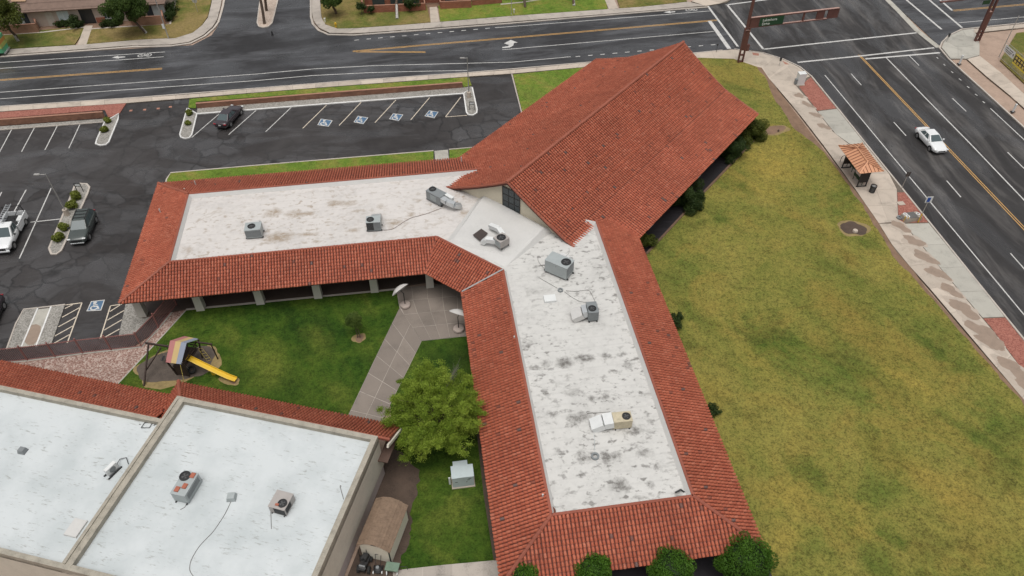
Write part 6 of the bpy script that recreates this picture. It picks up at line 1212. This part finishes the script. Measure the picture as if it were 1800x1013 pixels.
tb0 = pl[3]*[1, 1, 0]+[0, 0, 2.2]; tb1 = tb0+np.array([1.5, -.25, 0]); B().beam(tb0, tb1, .1, .12).mk('climbing_beam', WOOD_D, pg); B().beam(tb1-[.1, 0, 0], tb1*[1, 1, 0]+[-.1, .1, .1], .08, .08).mk('post', WOOD_D, pg)
YR = plain('yellow rope ladder', (.42, .32, .08), .6); la, lb = G(352, 613, 1.3), G(368, 634, .15); lw = np.array([.34, .1, 0]); q = B()
for s in (-.5, .5): q.tube([la+lw*s, lb+lw*s], .02, 5)
for s in np.linspace(0, 1, 6): q.tube([la*(1-s)+lb*s-lw*.5, la*(1-s)+lb*s+lw*.5], .022, 5)
q.mk('rope_ladder', YR, pg); B().tube([fb*[1, 1, 0]+[-.1, 0, 2.1], fb*[1, 1, 0]+[0, -.9, .2]], .025, 5).mk('rope', YR, pg)
SLIDE = plain('yellow slide plastic', (.68, .44, .03), .35, var=.06); s_a, s_b = G(333, 631.5, 1.45), G(410, 667, .3); dd = s_b-s_a; h_ = np.array([dd[0], dd[1], 0]); h_ /= np.linalg.norm(h_); w_ = np.array([-h_[1], h_[0], 0])*.26
prof = [s_a-h_*.25+[0, 0, .05], s_a+h_*.15, s_a+dd*.3+[0, 0, -.02], s_a+dd*.62+[0, 0, -.06], s_a+dd*.9+[0, 0, -.05], s_b+h_*.25]; q = B(); V = []
for p in prof: V += [p-w_+[0, 0, .16], p-w_*.88, p+w_*.88, p+w_+[0, 0, .16]]
F = []
for i in range(len(prof)-1):
    for k_ in range(3): F.append((4*i+k_, 4*i+k_+1, 4*i+k_+5, 4*i+k_+4))
o = q.add(V, F).mk('slide', SLIDE, pg); m_ = o.modifiers.new('solid', 'SOLIDIFY'); m_.thickness = .05
for s in (.5, .95): p = s_a+dd*s; B().beam(p*[1, 1, 0]+[0, 0, .1], p-[0, 0, .08], .3, .06).mk('slide_support', SLIDE, pg)
p = G(337, 650, .45); tt = thing('tyre_swing', p*[1, 1, 0]+[0, 0, .2], 'black tyre swing hanging below the yellow slide', 'tyre swing'); q = B(); V = []; F = []; nA, nB = 18, 8; tn = np.array([-.1, -.45, .89]); tu = np.cross(tn, [0, 0, 1.]); tu /= np.linalg.norm(tu); tv = np.cross(tn, tu)
for i in range(nA):
    a = 2*math.pi*i/nA; e_ = tu*math.cos(a)+tv*math.sin(a)
    for j in range(nB): b = 2*math.pi*j/nB; V.append(p+e_*(.27+.10*math.cos(b))+tn*.11*math.sin(b))
for i in range(nA):
    for j in range(nB): F.append((i*nB+j, ((i+1) % nA)*nB+j, ((i+1) % nA)*nB+(j+1) % nB, i*nB+(j+1) % nB))
q.add(V, F).mk('tyre', TYRE, tt); B().tube([p+tu*.27, pl[1]*[1, 1, 0]+[0, 0, 1.9]], .012, 4).mk('chain', GALV, tt)

# ------------------------------------------------------------ houses north of the street
RFB = plain('brown shingle roof far', (.185, .125, .098), .9, var=.2, scale=1.4, bump=.3); HW = plain('house pale stucco', (.44, .365, .31), .85, var=.08); CURT = plain('drawn pale curtain', (.50, .56, .56), .6, var=.1); DDOOR = plain('house dark glass', (.045, .06, .07), .2); PDOOR = plain('house pale door', (.46, .42, .37), .7)
h0, h1 = G(37, 22.5, 2.6), G(163, 14.5, 2.6); hd = (h1-h0)*np.array([1, 1, 0]); hd /= np.linalg.norm(hd); hn = np.array([-hd[1], hd[0], 0])
Hs = lambda s, d, z: h0*[1, 1, 0]+hd*s+hn*d+np.array([0, 0, z])          # s along the front from the left eave corner, d back from the eave
sat = lambda x, y, z: float((G(x, y, z)-h0)@hd)
SE_ = sat(289, 6, 2.6)
t_ = thing('house', Hs(8, 5, 0), 'low pale house with brown shingle roof behind the street lawn at left', 'house')
B().prism([Hs(-14, .6, 0), Hs(SE_-.6, .6, 0), Hs(SE_-.6, 10, 0), Hs(-14, 10, 0)], 0, 2.6).mk('wall', HW, t_)
roof = B().slab([Hs(-15, 0, 2.6), Hs(SE_, 0, 2.6), Hs(SE_-5, 5.3, 4.7), Hs(-15, 5.3, 4.7)], .15).mk('roof_slope', RFB, t_); B().slab([Hs(SE_, 0, 2.6), Hs(SE_, 10.6, 2.6), Hs(SE_-5, 5.3, 4.7)], .15).mk('roof_slope', RFB, t_); B().slab([Hs(-15, 10.6, 2.6), Hs(SE_, 10.6, 2.6), Hs(SE_-5, 5.3, 4.7), Hs(-15, 5.3, 4.7)], .15).mk('roof_slope', RFB, t_)
B().slab([Hs(-1.5, 1.8, 3.6), Hs(.5, 1.8, 3.5), Hs(-.2, 5, 5.0), Hs(-1.5, 5, 5.0)], .1).mk('roof_gable', plain('tan roof gable', (.40, .27, .17), .9), t_)
for i in range(4): B().beam(Hs(-14, .3+1.25*i, 2.78+.495*i), Hs(SE_-1.2*i-.3, .3+1.25*i, 2.78+.495*i), .03, .02).mk('shingle_course', RFB, roof)
def opening(name, x0, x1, z0, z1, mat, trim=None, dpt=.56):
    s0_, s1_ = sat(x0, 30, 1.3), sat(x1, 30, 1.3); o = B().prism([Hs(s0_, dpt, 0), Hs(s1_, dpt, 0), Hs(s1_, .62, 0), Hs(s0_, .62, 0)], z0, z1).mk(name, mat, t_)
    if trim: B().prism([Hs(s0_-.05, dpt-.04, 0), Hs(s1_+.05, dpt-.04, 0), Hs(s1_+.05, dpt, 0), Hs(s0_-.05, dpt, 0)], z0-.08, z0).mk('sill', trim, o); B().prism([Hs((s0_+s1_)/2-.03, dpt-.02, 0), Hs((s0_+s1_)/2+.03, dpt-.02, 0), Hs((s0_+s1_)/2+.03, dpt, 0), Hs((s0_+s1_)/2-.03, dpt, 0)], z0, z1).mk('mullion', trim, o)
opening('sliding_door', 36, 45, .1, 2.2, CURT); opening('sliding_door', 45.5, 54, .1, 2.2, DDOOR); opening('door', 83, 95, .1, 2.2, PDOOR); opening('window', 103, 122, .9, 2.2, CURT, WHT); opening('passage', 140, 163, .1, 2.45, BLK); opening('window', 180, 188, .7, 2.2, DDOOR, WHT); opening('window', 190, 200, .7, 2.2, CURT, WHT); opening('sliding_door', 253, 264, .1, 2.2, DDOOR); opening('sliding_door', 264.5, 285, .1, 2.2, CURT)
s0_, s1_ = sat(96, 42, .5), sat(140, 40, .5); B().prism([Hs(s0_, .5, 0), Hs(s1_, .5, 0), Hs(s1_, .62, 0), Hs(s0_, .62, 0)], 0, .75).mk('brick_plinth', BRICK, t_); s0_, s1_ = sat(170, 36, .5), sat(185, 36, .5); B().prism([Hs(s0_, .45, 0), Hs(s1_, .45, 0), Hs(s1_, .62, 0), Hs(s0_, .62, 0)], 0, .9).mk('brick_plinth', BRICK_R, t_)
lowwall([(-60, 67), (12, 61), (69, 57), (68, 50), (60, 42)], 1.35, .22, BRICK_T, 'tan block patio wall at the left end of the left house'); lowwall([(226, 35), (234, 46), (262, 45), (291, 43.5), (287, 28)], 1.4, .22, BRICK_T, 'tan block patio wall at the right end of the left house')
B().strip(GP([(-60, 66), (0, 61.5), (75, 57), (149, 48)], .1), .3, -.02, .13).mk('kerb', KERB, kind='structure'); B().strip(GP([(160, 51), (230, 46.5), (299, 42.5), (318, -40)], .1), .3, -.02, .13).mk('kerb', KERB, kind='structure')
B().prism(GP([(-60, 66), (75, 57), (149, 48), (160, 51), (299, 42), (312, -10), (150, 20), (-60, 40)], .08), -.02, .08).mk('ground', DIRT, kind='structure')
# second house: brick patios in front of a dark recessed wall
k0 = G(640, 23, 0); k1 = G(748, 19, 0); kd = (k1-k0)/np.linalg.norm(k1-k0); kn = np.array([-kd[1], kd[0], 0]); Ks = lambda s, d, z: k0+kd*s+kn*d+np.array([0, 0, z])
t_ = thing('house', Ks(8, 6, 0), 'brick house with low patio walls at the top centre edge', 'house'); B().prism([Ks(0, 2.6, 0), Ks(20, 2.6, 0), Ks(20, 12, 0), Ks(0, 12, 0)], 0, 2.6).mk('wall', BRICK_R, t_); B().slab([Ks(-.6, 2.0, 2.7), Ks(20.6, 2.0, 2.7), Ks(20.6, 7.3, 4.6), Ks(-.6, 7.3, 4.6)], .15).mk('roof_slope', RFB, t_); B().slab([Ks(-.6, 12.6, 2.7), Ks(20.6, 12.6, 2.7), Ks(20.6, 7.3, 4.6), Ks(-.6, 7.3, 4.6)], .15).mk('roof_slope', RFB, t_)
for s in (1.2, 4.0, 6.6, 12.5, 15.5): B().prism([Ks(s, 2.54, 0), Ks(s+1.9, 2.54, 0), Ks(s+1.9, 2.62, 0), Ks(s, 2.62, 0)], .1, 2.2).mk('sliding_door', DDOOR, t_)
lowwall([(636, 8), (641, 23), (692, 21), (748, 18.5), (745, 5)], 1.15, .24, BRICK_R, 'red brick patio wall with a shrub before it at top centre'); lowwall([(772, 3), (775, 16), (829, 13.5)], 1.15, .24, BRICK_R, 'red brick patio wall just right of the slab path'); lowwall([(830, 10), (882, 5.5)], .9, .24, BRICK_R, 'far red brick wall section at the right end of the brick house')
B().prism(GP([(640, 22), (748, 19), (757, 38), (768, 12), (885, 6), (880, -40), (640, -40)], .08), -.02, .08).mk('ground', DIRT, kind='structure')
pth = None
for i in range(4):
    y = 16+i*6.2; B().prism(GP([(756.5+i*.6, y), (768.5+i*1.2, y-.8), (769.5+i*1.2, y+3.6), (757.2+i*.6, y+4.4)], .122), .1, .122).mk('stepping_slab', CONC, bpy.data.objects['path.001'])
B().strip(GP([(880, 8), (920, 4), (945, 0), (960, -2)], .1), .35, -.02, .13).mk('kerb', KERB, kind='structure')
p = G(902, 24, .1); t_ = thing('lamp_post', G(899, 25, .1), 'thin pale post beside the cream pipe stub on the bright lawn', 'post'); p = G(899, 25, .1); B().cyl(p, p+[0, 0, 3.2], .04, n=8).mk('pole', GALV, t_); B().box(p, (.2, .2, .04)).mk('foot', GALV, t_)
